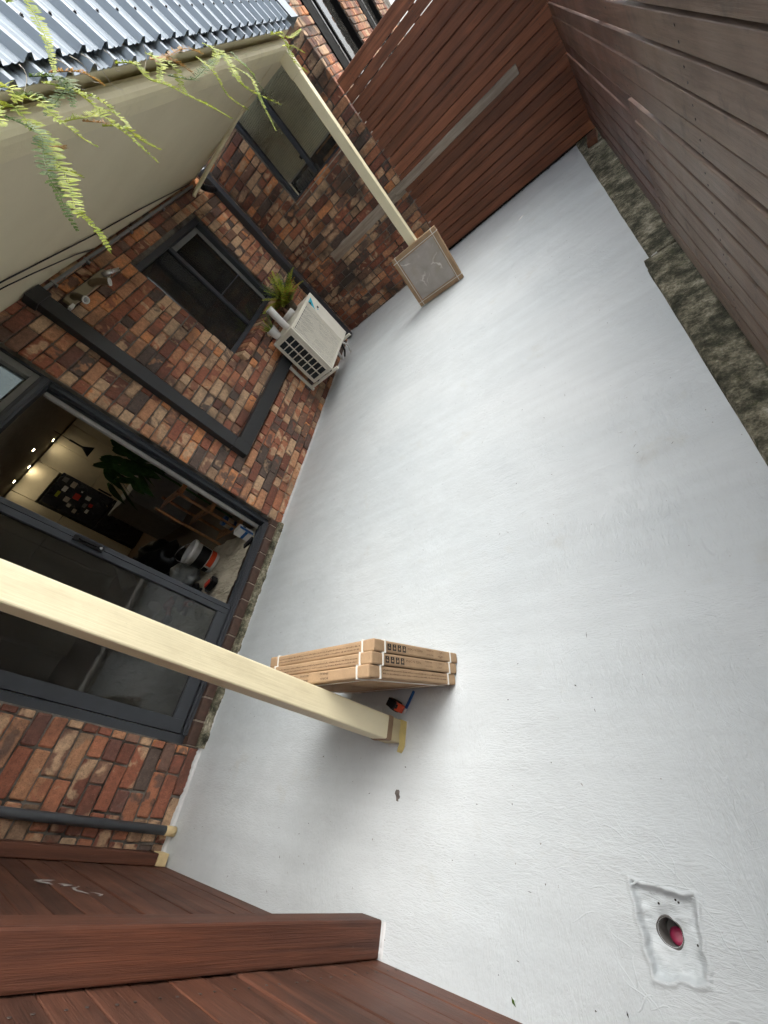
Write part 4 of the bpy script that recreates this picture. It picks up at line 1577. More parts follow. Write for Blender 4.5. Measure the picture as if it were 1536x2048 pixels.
# brackets
for yb_ in (3.90, 4.66):
    b = MB()
    b.box(0.003, 0.030, yb_ - 0.018, yb_ + 0.018, 0.235, 0.660)
    b.box(0.030, 0.500, yb_ - 0.016, yb_ + 0.016, 0.258, 0.290)
    bb = b.build('bracket', 'ac', ac, 0.003)
    MB().tube([(0.030, yb_, 0.645), (0.050, yb_, 0.655), (0.055, yb_ - 0.01, 0.630), (0.035, yb_ - 0.012, 0.615)], 0.006, 8).build('hook', 'white_pvc', bb, 0, True)
for (x, y) in ((0.17, 3.90), (0.40, 3.90), (0.17, 4.66), (0.40, 4.66)):
    MB().lathe((x, y, 0.288), [(0.0001, 0), (0.018, 0), (0.018, 0.014), (0.0001, 0.014)], 12).build('foot', 'black', ac)
for (pts_, r, m) in (([(0.20, 4.73, 0.34), (0.16, 4.78, 0.24), (0.10, 4.80, 0.14), (0.05, 4.84, 0.03)], 0.020, 'white_pvc'),
                     ([(0.25, 4.73, 0.36), (0.24, 4.80, 0.22), (0.17, 4.86, 0.10), (0.08, 4.90, 0.02)], 0.014, 'black'),
                     ([(0.30, 4.70, 0.29), (0.30, 4.78, 0.15), (0.24, 4.84, 0.05), (0.20, 4.88, 0.02)], 0.012, 'white_pvc')):
    MB().tube(pts_, r, 10).build('hose', m, ac, 0, True)


# ------------------------------------------------------------------ ferns
def frond(path, width, mat, name, parent, twist=0.0, step=0.0078, droop=0.25, seed=0, x_amp=0.03, lean=(0.75, 0.1, 0.6)):
    """a fern frond: thin stem and two rows of leaflets along a smooth path"""
    r = random.Random(seed)
    P = [Vector(p) for p in path]
    # Catmull-Rom resample
    pts = []
    for i in range(len(P) - 1):
        p0, p1, p2, p3 = P[max(i - 1, 0)], P[i], P[i + 1], P[min(i + 2, len(P) - 1)]
        L = (p2 - p1).length
        n = max(2, int(L / step))
        for k in range(n):
            t = k / n
            pts.append(0.5 * ((2 * p1) + (-p0 + p2) * t + (2 * p0 - 5 * p1 + 4 * p2 - p3) * t * t + (-p0 + 3 * p1 - 3 * p2 + p3) * t ** 3))
    pts.append(P[-1])
    b = MB()
    rr = [0.0022 * (1 - 0.7 * i / len(pts)) for i in range(len(pts))]
    b.tube(pts, rr, 5)
    N = len(pts)
    for i in range(1, N - 1):
        u = i / N
        d = (pts[i + 1] - pts[i - 1]).normalized()
        ref = Vector(lean).normalized()
        side = d.cross(ref)
        if side.length < 0.1:
            side = d.cross(Vector((0, 0, 1)))
        side.normalize()
        nrm = side.cross(d)
        w = width * (0.55 + 0.45 * math.sin(min(1, u * 2.2) * math.pi / 2)) * (1 - u ** 2.5) * r.uniform(0.8, 1.12) + 0.004
        for s in (-1, 1):
            if r.random() < 0.05:
                continue
            ax = (side * s * math.cos(twist + r.uniform(-0.25, 0.25)) + nrm * math.sin(0.35 + r.uniform(-0.35, 0.35)) + d * r.uniform(0.05, 0.35)).normalized()
            lw = step * 0.46
            base = pts[i]
            mid = base + ax * w * 0.55 + Vector((0, 0, -droop * w * 0.12))
            tip = base + ax * w + Vector((0, 0, -droop * w * 0.5))
            a, c = base - d * lw * 0.55, base + d * lw * 0.55
            e, f = mid - d * lw, mid + d * lw
            k = len(b.v)
            b.v += [tuple(a), tuple(c), tuple(f), tuple(tip + d * lw * 0.4), tuple(tip - d * lw * 0.2), tuple(e)]
            b.f.append((k, k + 1, k + 2, k + 5))
            b.f.append((k + 5, k + 2, k + 3, k + 4))
    me_ = bpy.data.meshes.new(name)
    me_.from_pydata(b.v, [], b.f)
    return link(name, me_, mat, parent, 0, False)


def fern(label, fronds, x=2.02):
    f0 = fronds[0][0]
    t_ = thing('hanging_fern', label, 'fern', (x, f0[0][0], f0[0][1]), 'ferns hanging from the roof edge')
    for k, (path, w, mat) in enumerate(fronds):
        n_ = len(path)
        pth = [(x + 0.035 * math.sin(1.7 * k + 2.2 * i / n_) - (0.05 if i == 0 else 0), p[0], p[1]) for i, p in enumerate(path)]
        frond(pth, w * 0.92, mat, 'frond', t_, seed=int(path[0][0] * 1000) + k)
    return t_


fern('longest trailing fern, hanging lowest in front of the soffit at far left',
     [([(1.231, 2.336), (1.229, 2.306), (1.215, 2.255), (1.201, 2.207), (1.157, 2.152), (1.125, 2.105), (1.063, 2.051), (1.027, 2.017), (1.025, 1.97), (1.011, 1.933), (0.99, 1.896)], 0.036, 'fern'),
      ([(1.20, 2.30), (1.186, 2.216), (1.141, 2.175), (1.084, 2.125), (1.068, 2.085), (1.032, 2.036), (1.019, 1.998)], 0.030, 'fern_dark'),
      ([(1.197, 2.175), (1.218, 2.148), (1.266, 2.111)], 0.018, 'fern'),
      ([(1.22, 2.40), (1.19, 2.34), (1.15, 2.29), (1.12, 2.26)], 0.036, 'fern'),
      ([(1.26, 2.38), (1.25, 2.33), (1.22, 2.29)], 0.036, 'fern_bright')])
fern('small fern with one dead orange frond beside the longest fern',
     [([(1.34, 2.36), (1.335, 2.299), (1.312, 2.25), (1.314, 2.216), (1.32, 2.172), (1.35, 2.134)], 0.030, 'fern'),
      ([(1.52, 2.36), (1.511, 2.314), (1.436, 2.295), (1.328, 2.271)], 0.036, 'fern_dark'),
      ([(1.335, 2.208), (1.283, 2.207), (1.234, 2.204)], 0.024, 'fern_dead'),
      ([(1.40, 2.38), (1.38, 2.33), (1.39, 2.27)], 0.030, 'fern_dark'),
      ([(1.46, 2.39), (1.47, 2.33), (1.45, 2.28), (1.42, 2.25)], 0.030, 'fern_dark')])
fern('forked fern with yellow tips, second large clump from the left',
     [([(1.515, 2.38), (1.518, 2.304), (1.533, 2.244), (1.523, 2.191), (1.537, 2.138), (1.544, 2.09), (1.558, 2.027)], 0.026, 'fern'),
      ([(1.539, 2.207), (1.563, 2.161), (1.621, 2.112), (1.707, 2.075)], 0.026, 'fern'),
      ([(1.43, 2.276), (1.459, 2.251), (1.545, 2.251), (1.643, 2.26), (1.698, 2.229)], 0.026, 'fern_bright'),
      ([(1.60, 2.38), (1.65, 2.29), (1.654, 2.22), (1.634, 2.185), (1.608, 2.155)], 0.022, 'fern'),
      ([(1.56, 2.39), (1.60, 2.33), (1.66, 2.28)], 0.024, 'fern_dead'),
      ([(1.48, 2.24), (1.53, 2.20), (1.57, 2.21)], 0.018, 'fern_dead')])
fern('fern with brown dead fronds at the middle of the roof edge',
     [([(1.99, 2.39), (1.991, 2.335), (1.975, 2.275), (2.055, 2.233), (2.147, 2.169), (2.247, 2.107), (2.352, 2.039)], 0.026, 'fern'),
      ([(2.19, 2.38), (2.156, 2.31), (2.062, 2.264)], 0.030, 'fern'),
      ([(2.36, 2.39), (2.345, 2.315), (2.299, 2.26), (2.27, 2.212)], 0.026, 'fern'),
      ([(2.36, 2.33), (2.392, 2.258), (2.476, 2.257), (2.66, 2.28), (2.84, 2.286)], 0.030, 'fern_dark'),
      ([(2.252, 2.35), (2.418, 2.335), (2.573, 2.301)], 0.030, 'fern_dead'),
      ([(2.20, 2.36), (2.31, 2.32), (2.45, 2.27)], 0.028, 'fern_dead')])
fern('fern with long thin green fronds crossing the cream feed pipe',
     [([(3.023, 2.352), (2.821, 2.24), (2.745, 2.166), (2.802, 2.095), (3.06, 1.986)], 0.028, 'fern'),
      ([(2.60, 2.33), (2.547, 2.231), (2.546, 2.134), (2.698, 2.053)], 0.014, 'fern'),
      ([(3.163, 2.343), (3.13, 2.228), (3.149, 2.16), (3.154, 2.09)], 0.014, 'fern_dark'),
      ([(3.07, 2.36), (3.047, 2.267), (3.058, 2.17)], 0.016, 'fern'),
      ([(2.98, 2.26), (2.914, 2.154), (2.808, 2.039), (2.732, 1.907)], 0.012, 'fern'),
      ([(2.80, 2.38), (2.78, 2.31), (2.66, 2.27), (2.58, 2.29)], 0.026, 'fern')])
fern('bright yellow-green fern at the top of the far veranda post',
     [([(3.98, 2.37), (4.001, 2.326), (4.02, 2.283), (4.178, 2.284), (4.45, 2.31)], 0.022, 'fern_bright'),
      ([(3.90, 2.36), (3.88, 2.294), (3.904, 2.232), (3.897, 2.17), (4.093, 2.088)], 0.030, 'fern'),
      ([(4.10, 2.30), (4.193, 2.27), (4.432, 2.206)], 0.014, 'fern_bright')])
fern('single fern frond lying up across the metal cladding',
     [([(1.571, 2.531), (1.549, 2.50), (1.533, 2.462), (1.48, 2.399), (1.427, 2.347), (1.352, 2.287)], 0.022, 'fern')], 2.10)
# pale dry tendrils
r_ = random.Random(3)
td = thing('dry_tendril', 'pale dry curling tendrils under the metal cladding edge', 'tendril', (2.0, 1.75, 2.38))
for (y, dz, dy) in ((1.60, 0.10, 0.10), (1.68, 0.09, 0.13), (1.75, 0.13, 0.16), (1.42, 0.10, -0.06), (1.90, 0.07, 0.10), (2.2, 0.10, -0.05)):
    pts_ = []
    for k in range(9):
        u = k / 8
        pts_.append((1.99 + 0.03 * math.sin(3 * u + y), y + dy * u + 0.012 * math.sin(6 * u), 2.40 - dz * u + 0.04 * u * u))
    MB().tube(pts_, [0.0016 * (1 - 0.6 * k / 8) for k in range(9)], 5).build('stalk', 'roll', td, 0, True)

# ------------------------------------------------------------------ pots and plant on the unit
pt = thing('tall_pot', 'tall narrow white pot standing on the air conditioner corner', 'pot', (0.335, 3.985, AZ1))
MB().lathe((0.335, 3.985, AZ1), [(0.0001, 0.002), (0.036, 0.002), (0.038, 0.01), (0.043, 0.27), (0.040, 0.272), (0.036, 0.10), (0.0001, 0.10)], 24).build('body', 'white_pvc', pt, 0, True)
MB().lathe((0.335, 3.985, AZ1), [(0.0001, 0.24), (0.038, 0.24)], 20).build('soil', 'dirt', pt)
pt = thing('cup_pot', 'small white cup-shaped pot at the back of the air conditioner top', 'pot', (0.19, 3.945, AZ1))
MB().lathe((0.19, 3.945, AZ1), [(0.0001, 0.002), (0.040, 0.002), (0.044, 0.01), (0.060, 0.125), (0.056, 0.126), (0.045, 0.06), (0.0001, 0.06)], 24).build('body', 'white_pvc', pt, 0, True)
MB().lathe((0.19, 3.945, AZ1), [(0.0001, 0.11), (0.055, 0.11)], 20).build('soil', 'dirt', pt)
for k in range(16):
    a = k * 2.39
    L = 0.10 + 0.07 * r_.random()
    b = MB()
    q0 = Vector((0.19 + 0.03 * math.cos(a), 3.945 + 0.03 * math.sin(a), AZ1 + 0.105))
    q2 = q0 + Vector((math.cos(a) * L * 0.8, math.sin(a) * L * 0.8, L * (0.6 + 0.5 * r_.random())))
    q1 = (q0 + q2) / 2 + Vector((0, 0, L * 0.25))
    s = Vector((-math.sin(a), math.cos(a), 0)) * 0.005
    b.quad(q0 - s, q0 + s, q1 + s, q1 - s)
    b.quad(q1 - s, q1 + s, q2, q2 - s * 0.2)
    b.build('blade', 'fern_dark' if k % 2 else 'fern', pt)
b = MB().tube([(0.20, 4.22, AZ1 + 0.045), (0.375, 4.26, AZ1 + 0.060)], 0.033, 20, False)
ob = b.build('pipe_offcut', 'white_pvc', None, 0, True)
sm = ob.modifiers.new('thick', 'SOLIDIFY')
sm.thickness = 0.004
tag(ob, 'short white pipe offcut lying on the air conditioner top', 'pipe')
pl = thing('potted_fern', 'bushy green fern in a brown pot behind white pots on the air conditioner', 'plant', (0.22, 4.30, AZ1))
MB().lathe((0.20, 4.58, AZ1), [(0.0001, 0.002), (0.055, 0.002), (0.072, 0.11), (0.066, 0.11), (0.05, 0.05), (0.0001, 0.05)], 20).build('pot', plain('brown_pot', (0.12, 0.09, 0.06), 0.7), pl, 0, True)
for k in range(60):
    a = k * 2.399 + r_.random()
    L = r_.uniform(0.30, 0.54)
    el = r_.uniform(0.35, 1.35)
    c0 = Vector((0.20, 4.58, AZ1 + 0.10))
    dh = Vector((math.cos(a), math.sin(a), 0))
    if c0.x + dh.x * L * math.cos(el) < 0.02:
        dh.x = abs(dh.x) * 0.4
    path = []
    for i in range(5):
        u = i / 4
        path.append(c0 + dh * (L * u * math.cos(el)) + Vector((0, 0, L * (u * math.sin(el) - 0.28 * u * u))))
    frond(path, 0.050, ['fern', 'fern_dark', 'fern', 'fern_bright', 'fern_dead'][k % 5] if k % 10 != 9 else 'fern_dead', 'frond', pl, seed=k, step=0.012)

# ------------------------------------------------------------------ cartons of tiles
def carton_matrix(origin, lean, yaw=0.0, roll=0.0):
    return Matrix.Translation(origin) @ Matrix.Rotation(yaw, 4, 'Z') @ Matrix.Rotation(lean, 4, 'X') @ Matrix.Rotation(roll, 4, 'Y')


CW, CH, CT = 0.655, 0.565, 0.0455


def tiny_print(name, mat_fn, u0, u1, v, h, seed, mat, parent):
    """a line of fine print as a broken row of small bars"""
    r = random.Random(seed)
    b = MB()
    u = u0
    while u < u1:
        w = r.uniform(0.002, 0.0055)
        hh = h * r.uniform(0.55, 1.0)
        b.quad(mat_fn(u, v), mat_fn(u + w, v), mat_fn(u + w, v + hh), mat_fn(u, v + hh))
        u += w + r.uniform(0.0012, 0.004)
    return b.build(name, mat, parent)


def carton(idx, y_bot_far, label, icons, dx=0.0):
    """carton standing on its edge; local x = width, local z = height, local y = thickness (0 far .. -CT near)"""
    lean = math.atan2(0.133, 0.55)
    t_ = thing('tile_carton', label, 'carton', (1.77 + dx, y_bot_far, 0.006), 'cartons leaning on the near post')
    t_.matrix_basis = carton_matrix((1.768 + dx, y_bot_far, 0.012 + 0.010 * 0), lean)
    Mx = t_.matrix_basis.copy()

    def put(b, name, mat, bevel=0.0):
        ob = b.build(name, mat, None, bevel)
        ob.parent = t_
        return ob
    b = MB()
    hx = CW / 2
    b.box(-hx, hx, -CT + 0.001, -0.001, 0, CH)
    body = put(b, 'box', 'card', 0.006)
    # end caps folded over the corners
    for s in (-1, 1):
        b = MB()
        x0, x1 = (hx - 0.050, hx + 0.0012) if s > 0 else (-hx - 0.0012, -hx + 0.050)
        b.box(x0, x1, -CT - 0.0002, 0.0002, CH - 0.048, CH + 0.0012)
        put(b, 'corner_cap', 'card', 0.006)
    # straps
    e = 0.0022
    for s in (-1, 1):
        b = MB()
        x = s * (hx - 0.060)
        b.box(x - 0.0038, x + 0.0038, -CT - e, e, -0.001, CH + e)
        put(b, 'strap', 'strap', 0.001)
    for z in (0.060, CH - 0.062):
        b = MB()
        b.box(-hx - e, hx + e, -CT - e * 0.9, e * 0.9, z - 0.0038, z + 0.0038)
        put(b, 'strap', 'strap', 0.001)
    # print: on top face (z = CH) and on the +x end face
    zt = CH + 0.0009
    xe = hx + 0.0009

    def top(u, v):     # u along -x from the right end, v along thickness from near edge
        return (u, -CT + v, zt)

    def end(u, v):     # u up the height, v thickness from near edge
        return (xe, -CT + v, u)

    def loc_text(body_, size, origin, right, up, mat):
        ob = text_mesh('print', body_, size, origin, right, up, mat, None)
        ob.parent = t_
        return ob
    def loc_tiny(fn, u0, u1, v, h, seed):
        ob = tiny_print('fine_print', fn, u0, u1, v, h, seed, 'ink_soft', None)
        ob.parent = t_
        return ob
    if icons:
        loc_tiny(top, -hx + 0.07, hx - 0.075, 0.012, 0.0055, idx)
        loc_tiny(top, -hx + 0.07, hx - 0.075, 0.024, 0.0055, idx + 7)
        # four pictogram squares and lettering, upside down to the camera
        for k in range(4):
            u = CH - 0.075 - 0.030 * k
            b = MB()
            b.quad(end(u, 0.010), end(u - 0.022, 0.010), end(u - 0.022, 0.034), end(u, 0.034))
            put(b, 'pictogram', 'ink')
            b = MB()
            xs2 = xe + 0.0006
            b.quad((xs2, -CT + 0.016, u - 0.006), (xs2, -CT + 0.016, u - 0.016), (xs2, -CT + 0.020 + 0.002 * k, u - 0.016), (xs2, -CT + 0.024, u - 0.006))
            b.quad((xs2, -CT + 0.027, u - 0.009), (xs2, -CT + 0.027, u - 0.013), (xs2, -CT + 0.031, u - 0.013), (xs2, -CT + 0.031, u - 0.009))
            put(b, 'pictogram', 'card')
        loc_text('MADE IN CHINA', 0.0135, (xe, -CT + 0.031, 0.268), (0, 0, 1), (0, -1, 0), 'ink_soft')
        loc_text('600x600mm', 0.010, (xe, -CT + 0.037, 0.190), (0, 0, 1), (0, -1, 0), 'ink_soft')
        loc_text('SHADE NO.', 0.010, (xe, -CT + 0.020, 0.190), (0, 0, 1), (0, -1, 0), 'ink_soft')
        loc_text('4PCS', 0.010, (xe, -CT + 0.037, 0.120), (0, 0, 1), (0, -1, 0), 'ink_soft')
        loc_text('BATCH', 0.010, (xe, -CT + 0.020, 0.120), (0, 0, 1), (0, -1, 0), 'ink_soft')
    else:
        loc_tiny(end, 0.075, CH - 0.075, 0.016, 0.0050, idx)
        loc_tiny(end, 0.075, CH - 0.075, 0.028, 0.0050, idx + 3)
        # lettering on the top, upside down to the camera
        for (u, s1, s2) in ((hx - 0.215, '4PCS/BOX', 'SHADE NO.'), (hx - 0.335, '600x600', 'BATCH NO.')):
            loc_text(s1, 0.0105, (u, -CT + 0.018, zt), (-1, 0, 0), (0, -1, 0), 'ink')
            loc_text(s2, 0.0105, (u, -CT + 0.036, zt), (-1, 0, 0), (0, -1, 0), 'ink')
    return t_


carton(1, 0.392, 'tile carton farthest from the near post, back of the leaning three', True, 0.004)
carton(2, 0.392 - 0.0475, 'tile carton in the middle of the leaning three', True, 0.002)
carton(3, 0.392 - 0.0950, 'tile carton touching the near post, front of the leaning three', False, -0.002)

# far carton showing its tile
fc_ = thing('tile_carton', 'cardboard-framed carton showing its grey marbled tile, leaning on the far post', 'carton', (1.76, 4.55, 0))
Wd, Hd = 0.575, 0.585
fc_.matrix_basis = carton_matrix((1.762, 4.546, 0.010), math.radians(-6.0), math.radians(-5.0), math.radians(0.8))


def fput(b, name, mat, bevel=0.0):
    ob = b.build(name, mat, None, bevel)
    ob.parent = fc_
    return ob


hw = Wd / 2
b = MB().box(-hw + 0.02, hw - 0.02, 0.006, 0.034, 0.02, Hd - 0.02)
fput(b, 'tile', 'tile', 0.002)
bw = 0.062
for (x0, x1, z0, z1) in ((-hw, -hw + bw, 0, Hd), (hw - bw, hw, 0, Hd)):
    fput(MB().box(x0, x1, -0.002, 0.040, z0, z1), 'frame_side', 'card', 0.006)
for (z0, z1) in ((0, bw), (Hd - bw, Hd)):
    fput(MB().box(-hw + bw + 0.0005, hw - bw - 0.0005, -0.0015, 0.0395, z0, z1), 'frame_side', 'card', 0.004)
for x in (-hw + 0.048, hw - 0.048):
    fput(MB().box(x - 0.0035, x + 0.0035, -0.0045, 0.042, -0.001, Hd + 0.002), 'strap', 'strap', 0.001)
for z in (0.048, Hd - 0.048):
    fput(MB().box(-hw - 0.002, hw + 0.002, -0.0040, 0.0415, z - 0.0035, z + 0.0035), 'strap', 'strap', 0.001)

# ------------------------------------------------------------------ tape measure
tm = thing('tape_measure', 'orange and black tape measure on the floor by the near post', 'tape measure', (1.79, 0.175, 0.0))
Tm = Matrix.Translation((1.782, 0.172, 0.004)) @ Matrix.Rotation(math.radians(-28), 4, 'Z') @ Matrix.Rotation(math.radians(0), 4, 'X')
tm.matrix_basis = Tm


def tput(b, name, mat, bevel=0.0, smooth=False):
    ob = b.build(name, mat, None, bevel, smooth)
    ob.parent = tm
    return ob


b = MB()
sh = [(-0.036, 0.0), (0.030, 0.0), (0.036, 0.008), (0.036, 0.040), (0.024, 0.060), (0.0, 0.068), (-0.024, 0.062), (-0.038, 0.042)]
for y in (-0.018, 0.018):
    for (x, z) in sh:
        b.v.append((x, y, z))
n_ = len(sh)
b.f = [tuple(range(n_)), tuple(reversed(range(n_, 2 * n_)))] + [(i, (i + 1) % n_, n_ + (i + 1) % n_, n_ + i) for i in range(n_)]
tput(b, 'case', 'orange', 0.006)
tput(MB().lathe((0, -0.019, 0.033), [(0.0001, 0.004), (0.022, 0.004), (0.026, 0.0)], 24, (0, -1, 0)), 'side_badge', 'black')
tput(MB().lathe((0, 0.019, 0.033), [(0.0001, 0.004), (0.022, 0.004), (0.026, 0.0)], 24, (0, 1, 0)), 'side_badge', 'black')
tput(MB().box(-0.041, -0.026, -0.020, 0.020, 0.0, 0.045), 'grip', 'black', 0.005)
tput(MB().box(-0.028, 0.030, -0.0195, 0.0195, 0.060, 0.070), 'grip', 'black', 0.005)
tput(MB().box(0.012, 0.030, -0.010, 0.010, 0.046, 0.062), 'lock_button', 'black', 0.003)
tput(MB().box(0.036, 0.048, -0.012, 0.012, 0.001, 0.012), 'hook', 'chrome', 0.002)
o = MB().box(-0.05, 0.05, -0.008, 0.008, 0, 0.006).build('blue_pencil', 'blue', None, 0.003)
o.location = (1.838, 0.196, 0.004)
o.rotation_euler = (0, 0, math.radians(62))
tag(o, 'flat blue carpenter pencil lying beside the tape measure', 'pencil')

# ------------------------------------------------------------------ floor bits
def blob(name, x, y, rx, ry, mat, seed, label, cat, rot=0.0, h=0.0015):
    r = random.Random(seed)
    b = MB()
    n = 16
    z = floor_z(x, y)
    b.v.append((x, y, z + h))
    for i in range(n):
        a = 2 * math.pi * i / n
        k = r.uniform(0.65, 1.15)
        dx, dy = rx * k * math.cos(a), ry * k * math.sin(a)
        px_, py_ = x + dx * math.cos(rot) - dy * math.sin(rot), y + dx * math.sin(rot) + dy * math.cos(rot)
        b.v.append((px_, py_, floor_z(px_, py_) + 0.0006))
    for i in range(n):
        b.f.append((0, 1 + i, 1 + (i + 1) % n))
    return tag(b.build(name, mat), label, cat)


blob('paint_chip', 1.816, -0.174, 0.014, 0.024, 'chip', 1, 'grey chipped patch in the floor paint near the near post', 'chip', 0.3)
o = MB()
o.v = [(0, 0, 0.002), (0.010, 0.004, 0.006), (0.022, 0, 0.003), (0.010, -0.005, 0.003)]
o.f = [(0, 3, 1), (3, 2, 1)]
lf = o.build('fallen_leaf', 'fern_dark')
lf.location = (2.309, -0.615, floor_z(2.309, -0.615))
lf.rotation_euler = (0, 0, -0.9)
tag(lf, 'tiny green fallen leaf on the floor by the near fence', 'leaf')
blob('lifted_paint', 2.756, 4.911, 0.045, 0.012, 'white_pvc', 4, 'lifted flake of white paint on the far part of the floor', 'paint flake', 0.45, 0.006)
b = MB()
r_ = random.Random(77)
for k in range(150):
    x, y = r_.uniform(0.2, 3.3), (-0.6 + 6.0 * r_.random() ** 1.6)
    if poly_sd(x, y, DR_Q) > -0.02 or (1.2 < x < 2.2 and -0.02 < y < 0.45):
        continue
    a = r_.uniform(0, 6.28)
    l, w = r_.uniform(0.002, 0.007), r_.uniform(0.0008, 0.0024)
    if k % 6 == 0:
        l *= 2.3
        w = 0.0009
    ca, sa = math.cos(a), math.sin(a)
    z = floor_z(x, y) + 0.0006
    P_ = []
    for (u, v_, h) in ((-l, 0, 0), (0, -w, 0.0012), (l, 0, 0.0004), (0, w, 0.0016)):
        P_.append((x + u * ca - v_ * sa, y + u * sa + v_ * ca, z + h))
    b.quad(*P_)
tag(b.build('floor_grit', 'dirt'), 'scattered dark grit and twig bits on the painted floor', 'grit', kind='stuff')

# ------------------------------------------------------------------ inside the house
RZ = 0.128
rm = thing('kitchen_room', 'dim cream kitchen seen through the open sliding door', 'room', (-2.7, 2.0, RZ))
b = MB()
b.quad((-6.0, -2.0, RZ - 0.004), (-0.17, -2.0, RZ - 0.004), (-0.17, 8.0, RZ - 0.004), (-6.0, 8.0, RZ - 0.004))
b.build('room_floor', 'room_floor', rm)
MB().quad((-6.0, -2.0, 2.235), (-0.24, -2.0, 2.235), (-0.24, 8.0, 2.235), (-6.0, 8.0, 2.235)).build('room_ceiling', 'room_ceil', rm)
MB().quad((-5.78, -2.0, RZ), (-5.78, 8.0, RZ), (-5.78, 8.0, 2.24), (-5.78, -2.0, 2.24)).build('back_wall', 'room_wall', rm)
MB().quad((-6, -2.0, RZ), (-0.17, -2.0, RZ), (-0.17, -2.0, 2.6), (-6, -2.0, 2.6)).build('side_wall', 'room_wall', rm)
MB().quad((-6, 7.9, RZ), (-0.17, 7.9, RZ), (-0.17, 7.9, 2.6), (-6, 7.9, 2.6)).build('side_wall', 'room_wall', rm)
b = MB()
b.box(-0.242, -0.241, -2.0, DY0, RZ, 2.6)
b.box(-0.242, -0.241, DY1, 8.0, RZ, 1.1)
b.build('inner_lining', 'room_wall', rm)
MB().box(-0.9, -0.88, 2.9, 5.6, 1.0, 2.6).build('curtain', 'black', rm)  # black sheet standing in for the dark interior behind the window
# cupboards either side of the fridge: each door its own part
cx = -5.75
for k, (y0, y1, z0, z1) in enumerate(((1.2, 1.78, 0.14, 1.38), (1.79, 2.20, 0.14, 1.38), (2.21, 2.64, 0.14, 1.38), (1.2, 2.08, 1.39, 2.2), (2.09, 2.64, 1.39, 2.2),
                                      (4.0, 4.49, 0.14, 1.30), (4.5, 4.99, 0.14, 1.30), (4.0, 4.49, 1.31, 2.2), (4.5, 4.99, 1.31, 2.2), (3.30, 3.99, 1.84, 2.2), (5.0, 5.6, 0.14, 1.30), (5.0, 5.6, 1.31, 2.2), (2.65, 3.29, 0.14, 1.38), (2.65, 3.29, 1.39, 2.2))):
    c = MB().box(cx, cx + 0.35, y0, y1, z0, z1).build('cupboard_door', 'cabinet', rm, 0.004)
    if k in (5, 6):
        MB().box(cx + 0.35, cx + 0.362, y0 + 0.05, y0 + 0.08, z1 - 0.35, z1 - 0.10).build('handle', 'black', c)
fg = thing('fridge', 'black fridge covered in magnets and photos inside the kitchen', 'fridge', (-5.1, 3.4, RZ))
MB().box(-5.72, -5.30, 3.31, 3.985, RZ, 0.88).build('freezer_door', 'fridge', fg, 0.008)
MB().box(-5.72, -5.30, 3.31, 3.985, 0.89, 1.795).build('fridge_door', 'fridge', fg, 0.008)
r_ = random.Random(21)
for (y, z, w, h, m) in ((3.70, 1.70, 0.10, 0.08, 'paper'), (3.68, 1.55, 0.12, 0.08, 'roll'), (3.50, 1.62, 0.11, 0.07, 'white_pvc'), (3.32, 1.66, 0.12, 0.05, 'fern_bright'), (3.30, 1.50, 0.10, 0.08, 'roll'), (3.20, 1.42, 0.07, 0.06, 'roll'), (3.46, 1.40, 0.12, 0.10, 'red'), (3.14, 1.30, 0.08, 0.06, 'roll'), (3.36, 1.22, 0.09, 0.06, 'paper'), (3.55, 1.24, 0.08, 0.08, 'white_pvc'), (3.62, 1.38, 0.03, 0.03, 'white_pvc'), (3.42, 1.14, 0.07, 0.06, 'red'), (3.26, 1.14, 0.08, 0.05, 'white_pvc')):
    y = 3.65 + (y - 3.43) * 0.82
    MB().box(-5.299, -5.294, y - w / 2, y + w / 2, z - h / 2, z + h / 2).build('magnet_photo', m, fg)
be = thing('kitchen_bench', 'grey bench end standing on the kitchen floor', 'bench', (-3.3, 3.1, RZ))
MB().box(-3.75, -3.0, 2.94, 3.26, RZ, 0.93).build('panel', 'grey_panel', be, 0.004)
MB().box(-3.77, -2.98, 2.92, 4.6, 0.931, 0.965).build('benchtop', 'grey_panel', be, 0.004)
MB().box(-3.75, -3.02, 3.262, 4.58, RZ, 0.93).build('carcass', 'grey_panel', be, 0.004)
# lit lamps
for (x, y, lb) in ((-5.20, 4.38, 'lit round downlight nearest the kitchen back wall on the right'), (-3.95, 3.38, 'lit round downlight nearest the door, brightest'),
                   (-5.30, 3.76, 'small lit round downlight between two others'), (-5.15, 3.34, 'lit round downlight at the left end of the row')):
    d = thing('downlight', lb, 'light', (x, y, 2.23), 'recessed kitchen downlights')
    MB().lathe((x, y, 2.231), [(0.0001, -0.004), (0.023, -0.004)], 20).build('lens', 'lamp', d)
    MB().lathe((x, y, 2.234), [(0.023, -0.006), (0.036, -0.008), (0.038, 0.0)], 20).build('rim', 'white_trim', d)
pe = thing('pendant_lamp', 'black cone pendant lamp hanging in the kitchen with warm glow above', 'lamp', (-4.2, 3.9, 1.7))
MB().tube([(-4.2, 3.98, 2.235), (-4.2, 3.98, 2.00)], 0.006, 8).build('cord', 'black', pe)
MB().tube([(-4.2, 3.98, 2.00), (-4.2, 3.98, 1.80)], 0.016, 12).build('stem', 'black', pe)
MB().lathe((-4.2, 3.98, 0), [(0.016, 1.80), (0.10, 1.66), (0.095, 1.66), (0.012, 1.79)], 24).build('shade', 'black', pe, 0, True)
MB().lathe((-4.2, 3.98, 0), [(0.0001, 1.675), (0.06, 1.675)], 16).build('bulb', 'lamp_warm', pe)

